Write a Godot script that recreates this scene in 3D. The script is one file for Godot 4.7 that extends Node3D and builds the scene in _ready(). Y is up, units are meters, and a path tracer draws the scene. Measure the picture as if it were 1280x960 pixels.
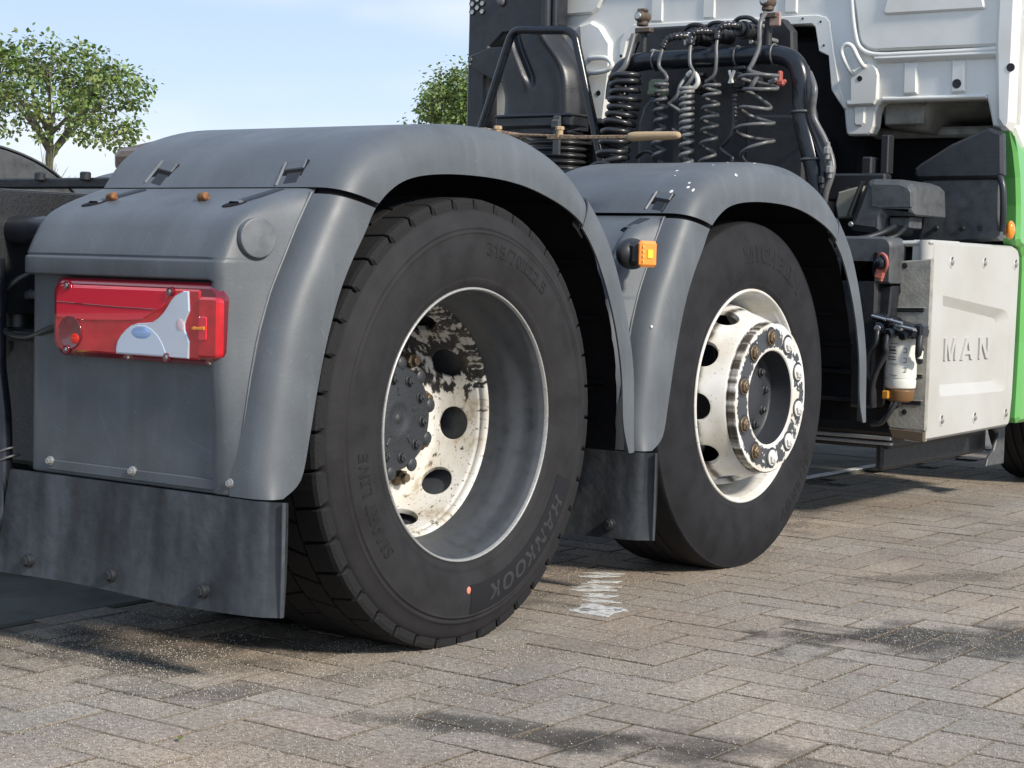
extends Node3D
# A tractor unit seen from behind its right-hand side. X runs forward along the truck, Y up, Z out to its right side;
# the origin is on the ground under the drive wheel's outer rim.

const HC := 0.485          # wheel centre height
const MX := 1.374          # midlift wheel along the truck
var M := {}
var rng := RandomNumberGenerator.new()
var taken := {}
var truck: Node3D

# ------------------------------------------------------------------ mesh builder
class MB:
	var V := PackedVector3Array()
	var N := PackedVector3Array()
	var I := PackedInt32Array()
	var C := PackedColorArray()
	var xf := Transform3D()
	var col := Color.WHITE
	var uv_span := 0.0        # flat mapping of the local x, y plane over this many metres
	var uv_k := 0.0           # cones unroll: depth past uv_z adds this much radius
	var uv_z := 0.0

	func tri(a: Vector3, b: Vector3, c: Vector3, center = null) -> void:
		a = xf * a; b = xf * b; c = xf * c
		var n := (c - a).cross(b - a)
		if n.length_squared() < 1e-18: return
		n = n.normalized()
		if center != null and n.dot((a + b + c) / 3.0 - xf * center) < 0.0:
			var t := b; b = c; c = t; n = -n
		var k := V.size()
		for p in [a, b, c]:
			V.append(p); N.append(n); C.append(col)
		I.append_array([k, k + 1, k + 2])

	func quad(a: Vector3, b: Vector3, c: Vector3, d: Vector3, center = null) -> void:
		tri(a, b, c, center); tri(a, c, d, center)

	func grid(rows: Array, close_u := false, close_v := false) -> void:
		var h := rows.size()
		var w: int = rows[0].size()
		var base := V.size()
		var acc := PackedVector3Array()
		acc.resize(h * w)
		var P := PackedVector3Array()
		for r in rows:
			for p in r: P.append(xf * p)
		for i in (h if close_u else h - 1):
			for j in (w if close_v else w - 1):
				var a := i * w + j
				var b := i * w + (j + 1) % w
				var c := ((i + 1) % h) * w + (j + 1) % w
				var d := ((i + 1) % h) * w + j
				for t in [[a, b, c], [a, c, d]]:
					var n := (P[t[2]] - P[t[0]]).cross(P[t[1]] - P[t[0]])
					if n.length_squared() < 1e-18: continue
					for k in t: acc[k] += n
					I.append_array([base + t[0], base + t[1], base + t[2]])
		for k in P.size():
			V.append(P[k])
			N.append(acc[k].normalized() if acc[k].length_squared() > 0.0 else Vector3.UP)
			C.append(col)

	func box(c: Vector3, s: Vector3, bev := 0.004, b := Basis()) -> void:
		var keep := xf
		xf = xf * Transform3D(b, c)
		var h := s * 0.5
		bev = minf(bev, minf(h.x, minf(h.y, h.z)) * 0.9)
		var O := Vector3.ZERO
		for ax in 3:
			var u := (ax + 1) % 3
			var v := (ax + 2) % 3
			for sg in [-1.0, 1.0]:
				var q := []
				for k in [[-1, -1], [1, -1], [1, 1], [-1, 1]]:
					var p := Vector3()
					p[ax] = sg * h[ax]; p[u] = k[0] * (h[u] - bev); p[v] = k[1] * (h[v] - bev)
					q.append(p)
				quad(q[0], q[1], q[2], q[3], O)
			for su in [-1.0, 1.0]:
				for sv in [-1.0, 1.0]:
					var q := []
					for k in [[-1, 0], [1, 0], [1, 1], [-1, 1]]:
						var p := Vector3()
						p[ax] = k[0] * (h[ax] - bev)
						p[u] = su * (h[u] - (bev if k[1] == 1 else 0.0)); p[v] = sv * (h[v] - (0.0 if k[1] == 1 else bev))
						q.append(p)
					quad(q[0], q[1], q[2], q[3], O)
		for sx in [-1.0, 1.0]:
			for sy in [-1.0, 1.0]:
				for sz in [-1.0, 1.0]:
					tri(Vector3(sx * h.x, sy * (h.y - bev), sz * (h.z - bev)), Vector3(sx * (h.x - bev), sy * h.y, sz * (h.z - bev)), Vector3(sx * (h.x - bev), sy * (h.y - bev), sz * h.z), O)
		xf = keep

	# outline in (u, v), from depth d0 to d1 (the face that shows), chamfered at d1; axes of b: u, v, depth
	func prism(pts: PackedVector2Array, d0: float, d1: float, bev := 0.003) -> void:
		if Geometry2D.is_polygon_clockwise(pts): pts.reverse()
		var n := pts.size()
		var ins := PackedVector2Array()
		var sg := signf(d1 - d0)
		for i in n:
			var a := (pts[i] - pts[(i + n - 1) % n]).normalized()
			var b := (pts[(i + 1) % n] - pts[i]).normalized()
			var na := Vector2(a.y, -a.x); var nb := Vector2(b.y, -b.x)
			var m := (na + nb)
			var k := maxf(0.35, m.length_squared() * 0.5)
			ins.append(pts[i] - m * (bev / (k * 1.0)))
		var T := Geometry2D.triangulate_polygon(pts)
		for t in range(0, T.size(), 3):
			tri3(ins[T[t]], ins[T[t + 1]], ins[T[t + 2]], d1, sg)
			tri3(pts[T[t]], pts[T[t + 1]], pts[T[t + 2]], d0, -sg)
		for i in n:
			var j := (i + 1) % n
			var p := pts[i]; var q := pts[j]
			var e := q - p
			var out := Vector3(e.y, -e.x, 0)
			face4(v3(p, d0), v3(q, d0), v3(q, d1 - sg * bev), v3(p, d1 - sg * bev), out)
			face4(v3(p, d1 - sg * bev), v3(q, d1 - sg * bev), v3(ins[j], d1), v3(ins[i], d1), out.normalized() + Vector3(0, 0, sg))

	# flat face between an outline and a hole in it, facing +depth
	func ring(out: PackedVector2Array, hole: PackedVector2Array, d: float) -> void:
		if Geometry2D.is_polygon_clockwise(out): out.reverse()
		if not Geometry2D.is_polygon_clockwise(hole): hole.reverse()
		var bi := 0; var bj := 0; var best := 1e9
		for i in out.size():
			for j in hole.size():
				var l := out[i].distance_squared_to(hole[j])
				if l < best: best = l; bi = i; bj = j
		var key := PackedVector2Array()
		for i in out.size() + 1: key.append(out[(bi + i) % out.size()])
		for j in hole.size() + 1: key.append(hole[(bj + j) % hole.size()])
		key[out.size()] += Vector2(1e-5, 1e-5); key[key.size() - 1] += Vector2(1e-5, -1e-5)
		var T := Geometry2D.triangulate_polygon(key)
		if T.is_empty(): print("ring failed")
		for t in range(0, T.size(), 3): tri3(key[T[t]], key[T[t + 1]], key[T[t + 2]], d, 1.0)

	func v3(p: Vector2, d: float) -> Vector3: return Vector3(p.x, p.y, d)
	func tri3(a: Vector2, b: Vector2, c: Vector2, d: float, sg: float) -> void:
		face3(v3(a, d), v3(b, d), v3(c, d), Vector3(0, 0, sg))
	func face3(a: Vector3, b: Vector3, c: Vector3, out: Vector3) -> void:
		if (c - a).cross(b - a).dot(out) < 0.0: tri(a, c, b)
		else: tri(a, b, c)
	func face4(a: Vector3, b: Vector3, c: Vector3, d: Vector3, out: Vector3) -> void:
		face3(a, b, c, out); face3(a, c, d, out)

	# profile (r, z) about the z axis
	func lathe(prof: Array, segs := 48, a0 := 0.0, a1 := TAU, floor_y := -99.0) -> void:
		var full := absf(a1 - a0 - TAU) < 1e-4
		var rows := []
		for k in (segs if full else segs + 1):
			var a := a0 + (a1 - a0) * k / segs
			var r := PackedVector3Array()
			for q in prof:
				r.append(Vector3(q.x * cos(a), maxf(q.x * sin(a), floor_y), q.y))
			rows.append(r)
		grid(rows, full, false)

	func tube(path: Array, rad, segs := 10, caps := true) -> void:
		var rows := []
		var n := path.size()
		var up := Vector3.UP
		for i in n:
			var t: Vector3 = (path[mini(i + 1, n - 1)] - path[maxi(i - 1, 0)])
			if t.length_squared() < 1e-12: t = path[n - 1] - path[0]
			t = t.normalized()
			up = up - t * up.dot(t)
			if i == 0 or up.length_squared() < 1e-4:
				up = Vector3.UP if absf(t.y) < 0.9 else Vector3.RIGHT
				up = up - t * up.dot(t)
			up = up.normalized()
			var s := t.cross(up)
			var r: float = rad[i] if rad is Array else rad
			var row := PackedVector3Array()
			for k in segs:
				var a := TAU * k / segs
				row.append(path[i] + (up * cos(a) + s * sin(a)) * r)
			rows.append(row)
		grid(rows, false, true)
		if caps:
			for e in [0, n - 1]:
				for k in segs:
					tri(path[e], rows[e][k], rows[e][(k + 1) % segs], path[n / 2])

	# rod from a to b with a small chamfer at its ends
	func cyl(a: Vector3, b: Vector3, r: float, segs := 16, bev := 0.002) -> void:
		var d := (b - a).normalized() * minf(bev, (b - a).length() * 0.4)
		var e := r - minf(bev, r * 0.5)
		tube([a, a, a + d, a + d, b - d, b - d, b, b], [e, e, r, r, r, r, e, e], segs, true)

	func hexnut(c: Vector3, ax: Vector3, r: float, h: float) -> void:
		var keep := xf
		var u := Vector3.UP if absf(ax.y) < 0.9 else Vector3.RIGHT
		u = (u - ax * u.dot(ax)).normalized()
		xf = xf * Transform3D(Basis(u, ax.cross(u), ax), c)
		var p := PackedVector2Array()
		for k in 6: p.append(Vector2(cos(k * TAU / 6), sin(k * TAU / 6)) * r)
		prism(p, 0, h, r * 0.16)
		xf = keep

	func ball(c: Vector3, s: Vector3, b := Basis(), segs := 12, rings := 8) -> void:
		var rows := []
		for i in rings + 1:
			var t := PI * i / rings
			var row := PackedVector3Array()
			for k in segs:
				var a := TAU * k / segs
				row.append(c + b * (Vector3(sin(t) * cos(a), cos(t), sin(t) * sin(a)) * s))
			rows.append(row)
		grid(rows, false, true)

	func mesh() -> ArrayMesh:
		var a := []
		a.resize(Mesh.ARRAY_MAX)
		a[Mesh.ARRAY_VERTEX] = V; a[Mesh.ARRAY_NORMAL] = N; a[Mesh.ARRAY_INDEX] = I; a[Mesh.ARRAY_COLOR] = C
		if uv_span > 0.0:
			var uv := PackedVector2Array()
			for p in V:
				var r := Vector2(p.x, p.y).length()
				var f := (r + uv_k * (p.z - uv_z)) / maxf(r, 1e-5)
				uv.append(Vector2(0.5 + p.x * f / uv_span, 0.5 - p.y * f / uv_span))
			a[Mesh.ARRAY_TEX_UV] = uv
		var m := ArrayMesh.new()
		m.add_surface_from_arrays(Mesh.PRIMITIVE_TRIANGLES, a)
		return m

# ------------------------------------------------------------------ small helpers
func numbered(n: String) -> String:
	taken[n] = taken.get(n, -1) + 1
	return n if taken[n] == 0 else "%s_%03d" % [n, taken[n]]

func add(n: String, mb, mat: Material, parent: Node3D, at := Transform3D()) -> MeshInstance3D:
	var o := MeshInstance3D.new()
	o.name = numbered(n) if parent == self else n
	o.mesh = mb.mesh() if mb is MB else mb
	o.material_override = mat
	o.transform = at
	if parent != self and parent.has_node(NodePath(n)):
		var k := 1
		while parent.has_node(NodePath("%s_%03d" % [n, k])): k += 1
		o.name = "%s_%03d" % [n, k]
	parent.add_child(o, true)
	return o

func node(n: String, parent: Node3D, at := Transform3D()) -> Node3D:
	var o := Node3D.new()
	o.name = numbered(n) if parent == self else n
	if parent != self and parent.has_node(NodePath(n)):
		var k := 1
		while parent.has_node(NodePath("%s_%03d" % [n, k])): k += 1
		o.name = "%s_%03d" % [n, k]
	o.transform = at
	parent.add_child(o, true)
	return o

func tag(o: Node, label := "", category := "", group := "", kind := "") -> void:
	if label: o.set_meta("label", label)
	if category: o.set_meta("category", category)
	if group: o.set_meta("group", group)
	if kind: o.set_meta("kind", kind)

func lin(r: float, g: float, b: float) -> Color:
	return Color(r, g, b).linear_to_srgb()

func noise_tex(sd: int, freq: float, ramp: Array, size := 512, oct := 4, type := FastNoiseLite.TYPE_SIMPLEX_SMOOTH, normal := 0.0) -> NoiseTexture2D:
	var n := FastNoiseLite.new()
	n.seed = sd; n.frequency = freq; n.fractal_octaves = oct; n.noise_type = type
	n.fractal_type = FastNoiseLite.FRACTAL_FBM
	var t := NoiseTexture2D.new()
	t.width = size; t.height = size; t.seamless = true; t.noise = n; t.normalize = true
	if normal > 0.0:
		t.as_normal_map = true; t.bump_strength = normal
	elif ramp.size():
		var g := Gradient.new()
		var off := PackedFloat32Array(); var cs := PackedColorArray()
		for r in ramp: off.append(r[0]); cs.append(r[1])
		g.offsets = off; g.colors = cs
		t.color_ramp = g
	return t

func grey(v: float) -> Color: return Color(v, v, v)

func mat(color: Color, rough := 0.5, metal := 0.0) -> StandardMaterial3D:
	var m := StandardMaterial3D.new()
	m.albedo_color = color; m.roughness = rough; m.metallic = metal
	m.cull_mode = BaseMaterial3D.CULL_DISABLED
	return m

func textured(m: StandardMaterial3D, albedo: Texture2D, scale: float, nrm: Texture2D = null, nscale := 0.4, rough: Texture2D = null) -> StandardMaterial3D:
	m.uv1_triplanar = true
	m.uv1_scale = Vector3.ONE * scale
	if albedo: m.albedo_texture = albedo
	if nrm:
		m.normal_enabled = true; m.normal_texture = nrm; m.normal_scale = nscale
	if rough:
		m.roughness_texture = rough
		m.roughness_texture_channel = BaseMaterial3D.TEXTURE_CHANNEL_RED
	return m

func P2(a: Array) -> PackedVector2Array:
	var p := PackedVector2Array()
	for i in range(0, a.size(), 2): p.append(Vector2(a[i], a[i + 1]))
	return p

# prism basis: outline given as (z, h), shown face looks backwards (-x) from plane x
func rear(x: float) -> Transform3D:
	return Transform3D(Basis(Vector3(0, 0, 1), Vector3(0, 1, 0), Vector3(-1, 0, 0)), Vector3(x, 0, 0))
# outline given as (x, h), shown face looks out to the side (+z) from plane z
func side(z: float) -> Transform3D:
	return Transform3D(Basis(), Vector3(0, 0, z))

func plate(n: String, out: Array, xf: Transform3D, d0: float, d1: float, m: Material, parent: Node3D, bev := 0.003) -> MeshInstance3D:
	var mb := MB.new()
	mb.xf = xf
	mb.prism(P2(out), d0, d1, bev)
	return add(n, mb, m, parent)

func smooth_path(p: Array, sub := 5) -> Array:
	var o := []
	for i in p.size() - 1:
		var a: Vector3 = p[maxi(i - 1, 0)]; var b: Vector3 = p[i]; var c: Vector3 = p[i + 1]; var d: Vector3 = p[mini(i + 2, p.size() - 1)]
		for k in sub:
			o.append(b.cubic_interpolate(c, a, d, float(k) / sub))
	o.append(p[-1])
	return o

func V(a: Array) -> Array:
	var o := []
	for i in range(0, a.size(), 3): o.append(Vector3(a[i], a[i + 1], a[i + 2]))
	return o

# helix along a polyline
func coil(p: Array, rad: float, turns: float, per := 14, wob := 0.0) -> Array:
	var s := smooth_path(p, 8)
	var o := []
	var n := int(turns * per)
	for i in n + 1:
		var t := float(i) / n * (s.size() - 1)
		var k := mini(int(t), s.size() - 2)
		var c: Vector3 = s[k].lerp(s[k + 1], t - k)
		var d: Vector3 = (s[k + 1] - s[k]).normalized()
		var ref := Vector3(0, 0, 1) if absf(d.z) < 0.9 else Vector3(1, 0, 0)
		var u := (ref - d * d.dot(ref)).normalized()
		var w := d.cross(u)
		var a := TAU * i / per
		var r := rad * (1.0 + wob * sin(i * 0.37) + wob * 0.6 * sin(i * 0.113 + 1.0))
		o.append(c + (u * cos(a) + w * sin(a)) * r)
	return o

# lettering from a TextMesh, each vertex sent through fn; text is centred, baseline at y = 0, height = capital height
func letters(mb: MB, text: String, height: float, depth: float, stretch: float, fn: Callable, font := "Droid Sans", bold := true, slant := 0.0) -> float:
	var tm := TextMesh.new()
	var f := SystemFont.new()
	f.font_names = PackedStringArray([font])
	f.font_weight = 700 if bold else 400
	tm.font = f
	tm.text = text
	tm.font_size = 48
	tm.pixel_size = height / 34.5
	tm.depth = depth
	tm.curve_step = 2.0
	tm.horizontal_alignment = HORIZONTAL_ALIGNMENT_LEFT
	tm.vertical_alignment = VERTICAL_ALIGNMENT_BOTTOM
	var a := tm.get_mesh_arrays()
	var vs: PackedVector3Array = a[Mesh.ARRAY_VERTEX]
	var ix = a[Mesh.ARRAY_INDEX]
	var lo := Vector3(1e9, 1e9, 1e9); var hi := -lo
	for v in vs: lo = lo.min(v); hi = hi.max(v)
	var idx := PackedInt32Array(ix) if ix != null else PackedInt32Array(range(vs.size()))
	for t in range(0, idx.size(), 3):
		var q := []
		for k in 3:
			var v := vs[idx[t + k]]
			q.append(fn.call(Vector3((v.x - lo.x + slant * (v.y - lo.y)) * stretch, v.y - lo.y, v.z)))
		mb.tri(q[0], q[1], q[2])
	return (hi.x - lo.x) * stretch

# ------------------------------------------------------------------ scene
func _ready() -> void:
	rng.seed = 7
	var cam := Camera3D.new()
	cam.name = "camera"
	cam.transform = Transform3D(Basis(Vector3(0.580871, 0.026275, 0.813571), Vector3(0.038221, 0.997496, -0.059504), Vector3(-0.813098, 0.065659, 0.578413)), Vector3(-3.19604, 0.83974, 2.38504))
	cam.fov = 23.7556
	cam.near = 0.05
	cam.far = 900.0
	add_child(cam)
	cam.current = true
	var env := Environment.new()
	env.background_mode = Environment.BG_SKY
	env.sky = Sky.new()
	env.sky.sky_material = sky()
	env.ambient_light_source = Environment.AMBIENT_SOURCE_SKY
	env.tonemap_mode = Environment.TONE_MAPPER_LINEAR
	env.tonemap_exposure = 1.32
	env.ssao_enabled = true
	env.ssil_enabled = true
	env.sdfgi_enabled = true
	var we := WorldEnvironment.new()
	we.name = "environment"
	we.environment = env
	add_child(we)
	var sun := DirectionalLight3D.new()
	sun.name = "sun"
	sun.light_energy = 1.25
	sun.light_angular_distance = 7.0
	sun.light_color = Color(1.0, 0.965, 0.91)
	sun.shadow_enabled = true
	sun.basis = Basis.looking_at(-Vector3(-0.24, 1.0, 1.5).normalized())
	add_child(sun)

	materials()
	ground()
	truck = node("tractor_unit", self)
	tag(truck, "grey-fendered white and green tractor unit parked on brick paving, seen from its rear right corner", "truck")
	chassis()
	wheels()
	mudguards()
	tail_lamp()
	cab()
	air_duct()
	hose_rack()
	equipment()
	fifth_wheel()
	trees()
	litter()

func sky() -> PanoramaSkyMaterial:
	var w := 1024
	var h := 512
	var n := FastNoiseLite.new()
	n.seed = 11; n.frequency = 1.0; n.fractal_octaves = 5; n.noise_type = FastNoiseLite.TYPE_SIMPLEX_SMOOTH
	var im := Image.create(w, h, false, Image.FORMAT_RGBF)
	var top := Color(0.22, 0.38, 0.70)
	var mid := Color(0.40, 0.54, 0.75)
	var hor := Color(0.60, 0.73, 0.86)
	for y in h:
		var el := PI * 0.5 - PI * (y + 0.5) / h
		for x in w:
			var az := TAU * (x + 0.5) / w
			var d := Vector3(cos(el) * sin(az), sin(el), -cos(el) * cos(az))
			var c: Color
			if el < 0.0:
				c = hor.lerp(Color(0.30, 0.29, 0.27), clampf(-el * 12.0, 0.0, 1.0))
			else:
				var t := sin(el)
				c = hor.lerp(mid, smoothstep(0.0, 0.20, t)).lerp(top, smoothstep(0.16, 1.0, t))
				# thin streaked cloud, wider than tall
				var q := Vector3(d.x, d.y * 3.2, d.z) * 1.6
				var v := n.get_noise_3dv(q + Vector3(0.3, 0.0, 0.0)) * 0.55 + n.get_noise_3dv(Vector3(q.x * 3.0, q.y * 5.0, q.z * 3.0) + Vector3(4, 2, 1)) * 0.42
				var m := smoothstep(-0.12, 0.26, v) * 0.85
				c = c.lerp(Color(0.72, 0.76, 0.80), m)
			im.set_pixel(x, y, c)
	var p := PanoramaSkyMaterial.new()
	p.panorama = ImageTexture.create_from_image(im)
	return p

func materials() -> void:
	var fine_n := noise_tex(3, 0.06, [], 512, 4, FastNoiseLite.TYPE_SIMPLEX_SMOOTH, 3.0)
	var soft_n := noise_tex(5, 0.012, [], 512, 3, FastNoiseLite.TYPE_SIMPLEX_SMOOTH, 4.0)
	var mottle := noise_tex(9, 0.012, [[0.0, grey(0.72)], [0.45, grey(0.9)], [1.0, grey(1.0)]], 512, 5)
	var speck := noise_tex(21, 0.05, [[0.0, grey(0.55)], [0.34, grey(0.9)], [1.0, grey(1.0)]], 512, 5)
	var rough_v := noise_tex(31, 0.02, [[0.0, grey(0.75)], [1.0, grey(1.0)]], 512, 5)
	var grain_n := noise_tex(4, 0.35, [], 512, 2, FastNoiseLite.TYPE_SIMPLEX_SMOOTH, 2.0)
	# moulded grey plastic of the mudguards, chalky with age
	M.plastic = textured(mat(lin(0.142, 0.155, 0.170), 0.58), weathered(), 0.9, grain_n, 0.05, rough_v)
	M.plastic_dark = textured(mat(lin(0.06, 0.067, 0.076), 0.5), mottle, 1.7, fine_n, 0.12, rough_v)
	M.cap = textured(mat(lin(0.15, 0.162, 0.175), 0.45), mottle, 3.0)
	M.flap = textured(mat(lin(0.074, 0.080, 0.090), 0.60), flap_streaks(), 1.25, fine_n, 0.2)
	M.black = textured(mat(lin(0.020, 0.022, 0.026), 0.55), mottle, 3.0, fine_n, 0.15, rough_v)
	M.black_gloss = textured(mat(lin(0.014, 0.017, 0.024), 0.28), mottle, 3.0, null, 0.0, rough_v)
	M.steel_dark = textured(mat(lin(0.024, 0.026, 0.03), 0.55), speck, 4.0, fine_n, 0.35, rough_v)
	M.duct = textured(mat(lin(0.024, 0.027, 0.034), 0.42), mottle, 2.0, fine_n, 0.10, rough_v)
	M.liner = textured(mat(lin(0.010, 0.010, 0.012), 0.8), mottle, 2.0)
	M.rubber = textured(mat(lin(0.0265, 0.0265, 0.0288), 0.74), noise_tex(51, 0.01, [[0.0, Color(0.74, 0.72, 0.71)], [0.5, Color(0.9, 0.89, 0.89)], [1.0, Color(1.0, 0.99, 0.98)]], 512, 6), 2.0, fine_n, 0.18)
	M.tread = textured(mat(lin(0.020, 0.020, 0.021), 0.85), speck, 6.0, fine_n, 0.35)
	M.rubber_front = textured(mat(lin(0.0195, 0.0195, 0.0225), 0.70), noise_tex(52, 0.01, [[0.0, grey(0.72)], [0.6, grey(0.95)], [1.0, grey(1.0)]], 512, 6), 2.0, fine_n, 0.14)
	M.letter = mat(lin(0.034, 0.034, 0.036), 0.75)
	M.letter_dark = mat(lin(0.0165, 0.0165, 0.018), 0.8)
	M.band = mat(lin(0.013, 0.013, 0.016), 0.55)
	M.barrel = textured(mat(lin(0.062, 0.069, 0.079), 0.5, 0.1), noise_tex(61, 0.012, [[0.0, grey(0.7)], [0.3, grey(0.9)], [0.6, grey(0.97)], [1.0, grey(1.0)]], 512, 6), 4.0, fine_n, 0.12)
	M.lip = textured(mat(lin(0.42, 0.42, 0.41), 0.42, 0.3), speck, 5.0)
	M.cream = mat(lin(0.61, 0.60, 0.57), 0.5)
	M.rimwhite = mat(lin(0.68, 0.68, 0.665), 0.45)
	M.rimface = mat(lin(0.68, 0.68, 0.665), 0.45)
	for k in 3: M[["cream", "rimwhite", "rimface"][k]].albedo_texture = wheel_paint(k)
	M.white_bare = mat(lin(0.64, 0.63, 0.60), 0.5)
	for k in ["rubber", "rubber_front", "tread", "liner", "letter", "letter_dark", "band"]:
		if M.has(k): M[k].metallic_specular = 0.32
	M.hub = textured(mat(lin(0.036, 0.040, 0.047), 0.5), speck, 5.0, fine_n, 0.5)
	M.nut = textured(mat(lin(0.20, 0.15, 0.10), 0.5, 0.6), speck, 8.0, fine_n, 0.6)
	M.rust = textured(mat(lin(0.30, 0.16, 0.07), 0.8), noise_tex(81, 0.03, [[0.0, Color(0.35, 0.25, 0.2)], [0.5, Color(0.9, 0.8, 0.7)], [1.0, Color(1, 1, 1)]], 256, 5), 8.0, fine_n, 0.7)
	M.bar = textured(mat(lin(0.33, 0.26, 0.18), 0.7), noise_tex(82, 0.03, [[0.0, Color(0.45, 0.35, 0.28)], [0.5, Color(0.9, 0.85, 0.8)], [1.0, Color(1, 1, 1)]], 256, 5), 8.0, fine_n, 0.6)
	M.wrap = textured(mat(lin(0.50, 0.36, 0.21), 0.8), speck, 10.0, fine_n, 0.7)
	M.bolt = textured(mat(lin(0.55, 0.55, 0.53), 0.35, 0.8), speck, 12.0)
	M.white = textured(mat(lin(0.78, 0.78, 0.755), 0.38), noise_tex(91, 0.006, [[0.0, Color(0.93, 0.92, 0.90)], [0.5, Color(0.975, 0.975, 0.965)], [1.0, Color(1, 1, 1)]], 512, 5), 0.9, soft_n, 0.03)
	M.panel = textured(mat(lin(0.455, 0.455, 0.44), 0.5), noise_tex(92, 0.006, [[0.0, Color(0.94, 0.93, 0.91)], [0.5, Color(0.98, 0.975, 0.965)], [1.0, Color(1, 1, 1)]], 512, 6), 0.7, fine_n, 0.05)
	M.primer = textured(mat(lin(0.36, 0.35, 0.31), 0.6), mottle, 2.2, fine_n, 0.2)
	M.green = mat(lin(0.125, 0.40, 0.10), 0.3)
	M.green.clearcoat_enabled = true; M.green.clearcoat = 0.6; M.green.clearcoat_roughness = 0.1
	M.hose = textured(mat(lin(0.030, 0.031, 0.035), 0.28), mottle, 5.0)
	M.hose_grey = textured(mat(lin(0.14, 0.14, 0.142), 0.36), mottle, 5.0)
	M.hose_pale = textured(mat(lin(0.27, 0.27, 0.265), 0.45), mottle, 6.0)
	M.red_plastic = mat(lin(0.36, 0.09, 0.07), 0.5)
	M.amber = mat(lin(0.85, 0.27, 0.015), 0.15)
	M.amber.subsurf_scatter_enabled = true; M.amber.subsurf_scatter_strength = 0.2
	M.amber.clearcoat_enabled = true; M.amber.clearcoat = 1.0; M.amber.clearcoat_roughness = 0.05
	M.lens_red = textured(mat(lin(0.60, 0.008, 0.018), 0.16), noise_tex(95, 0.02, [[0.0, grey(0.82)], [1.0, grey(1.0)]], 256, 3), 4.0, soft_n, 0.08)
	M.lens_red.clearcoat_enabled = true; M.lens_red.clearcoat = 1.0; M.lens_red.clearcoat_roughness = 0.03
	M.lens_pink = mat(lin(0.64, 0.022, 0.045), 0.12)
	M.lens_pink.clearcoat_enabled = true; M.lens_pink.clearcoat = 1.0; M.lens_pink.clearcoat_roughness = 0.03
	M.lens_dark = mat(lin(0.14, 0.004, 0.012), 0.15)
	M.lens_dark.clearcoat_enabled = true; M.lens_dark.clearcoat = 1.0; M.lens_dark.clearcoat_roughness = 0.03
	M.lens_clear = mat(lin(0.62, 0.69, 0.80), 0.16, 0.45)
	M.lens_clear.clearcoat_enabled = true; M.lens_clear.clearcoat = 1.0; M.lens_clear.clearcoat_roughness = 0.03
	M.bulb_blue = mat(lin(0.32, 0.46, 0.74), 0.12, 0.3)
	M.paint_mark = textured(mat(lin(0.66, 0.66, 0.63), 0.85), noise_tex(96, 0.03, [[0.0, grey(0.55)], [0.45, grey(0.9)], [1.0, grey(1.0)]], 256, 5), 6.0)
	M.label_white = mat(lin(0.66, 0.66, 0.60), 0.5)
	M.print = mat(lin(0.05, 0.05, 0.06), 0.6)
	M.alu = textured(mat(lin(0.55, 0.57, 0.60), 0.35, 0.7), speck, 5.0)
	M.cover_grey = textured(mat(lin(0.085, 0.09, 0.095), 0.5), mottle, 3.0, fine_n, 0.1)
	M.greasy = textured(mat(lin(0.11, 0.08, 0.058), 0.5), speck, 4.0, fine_n, 0.6)

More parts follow.
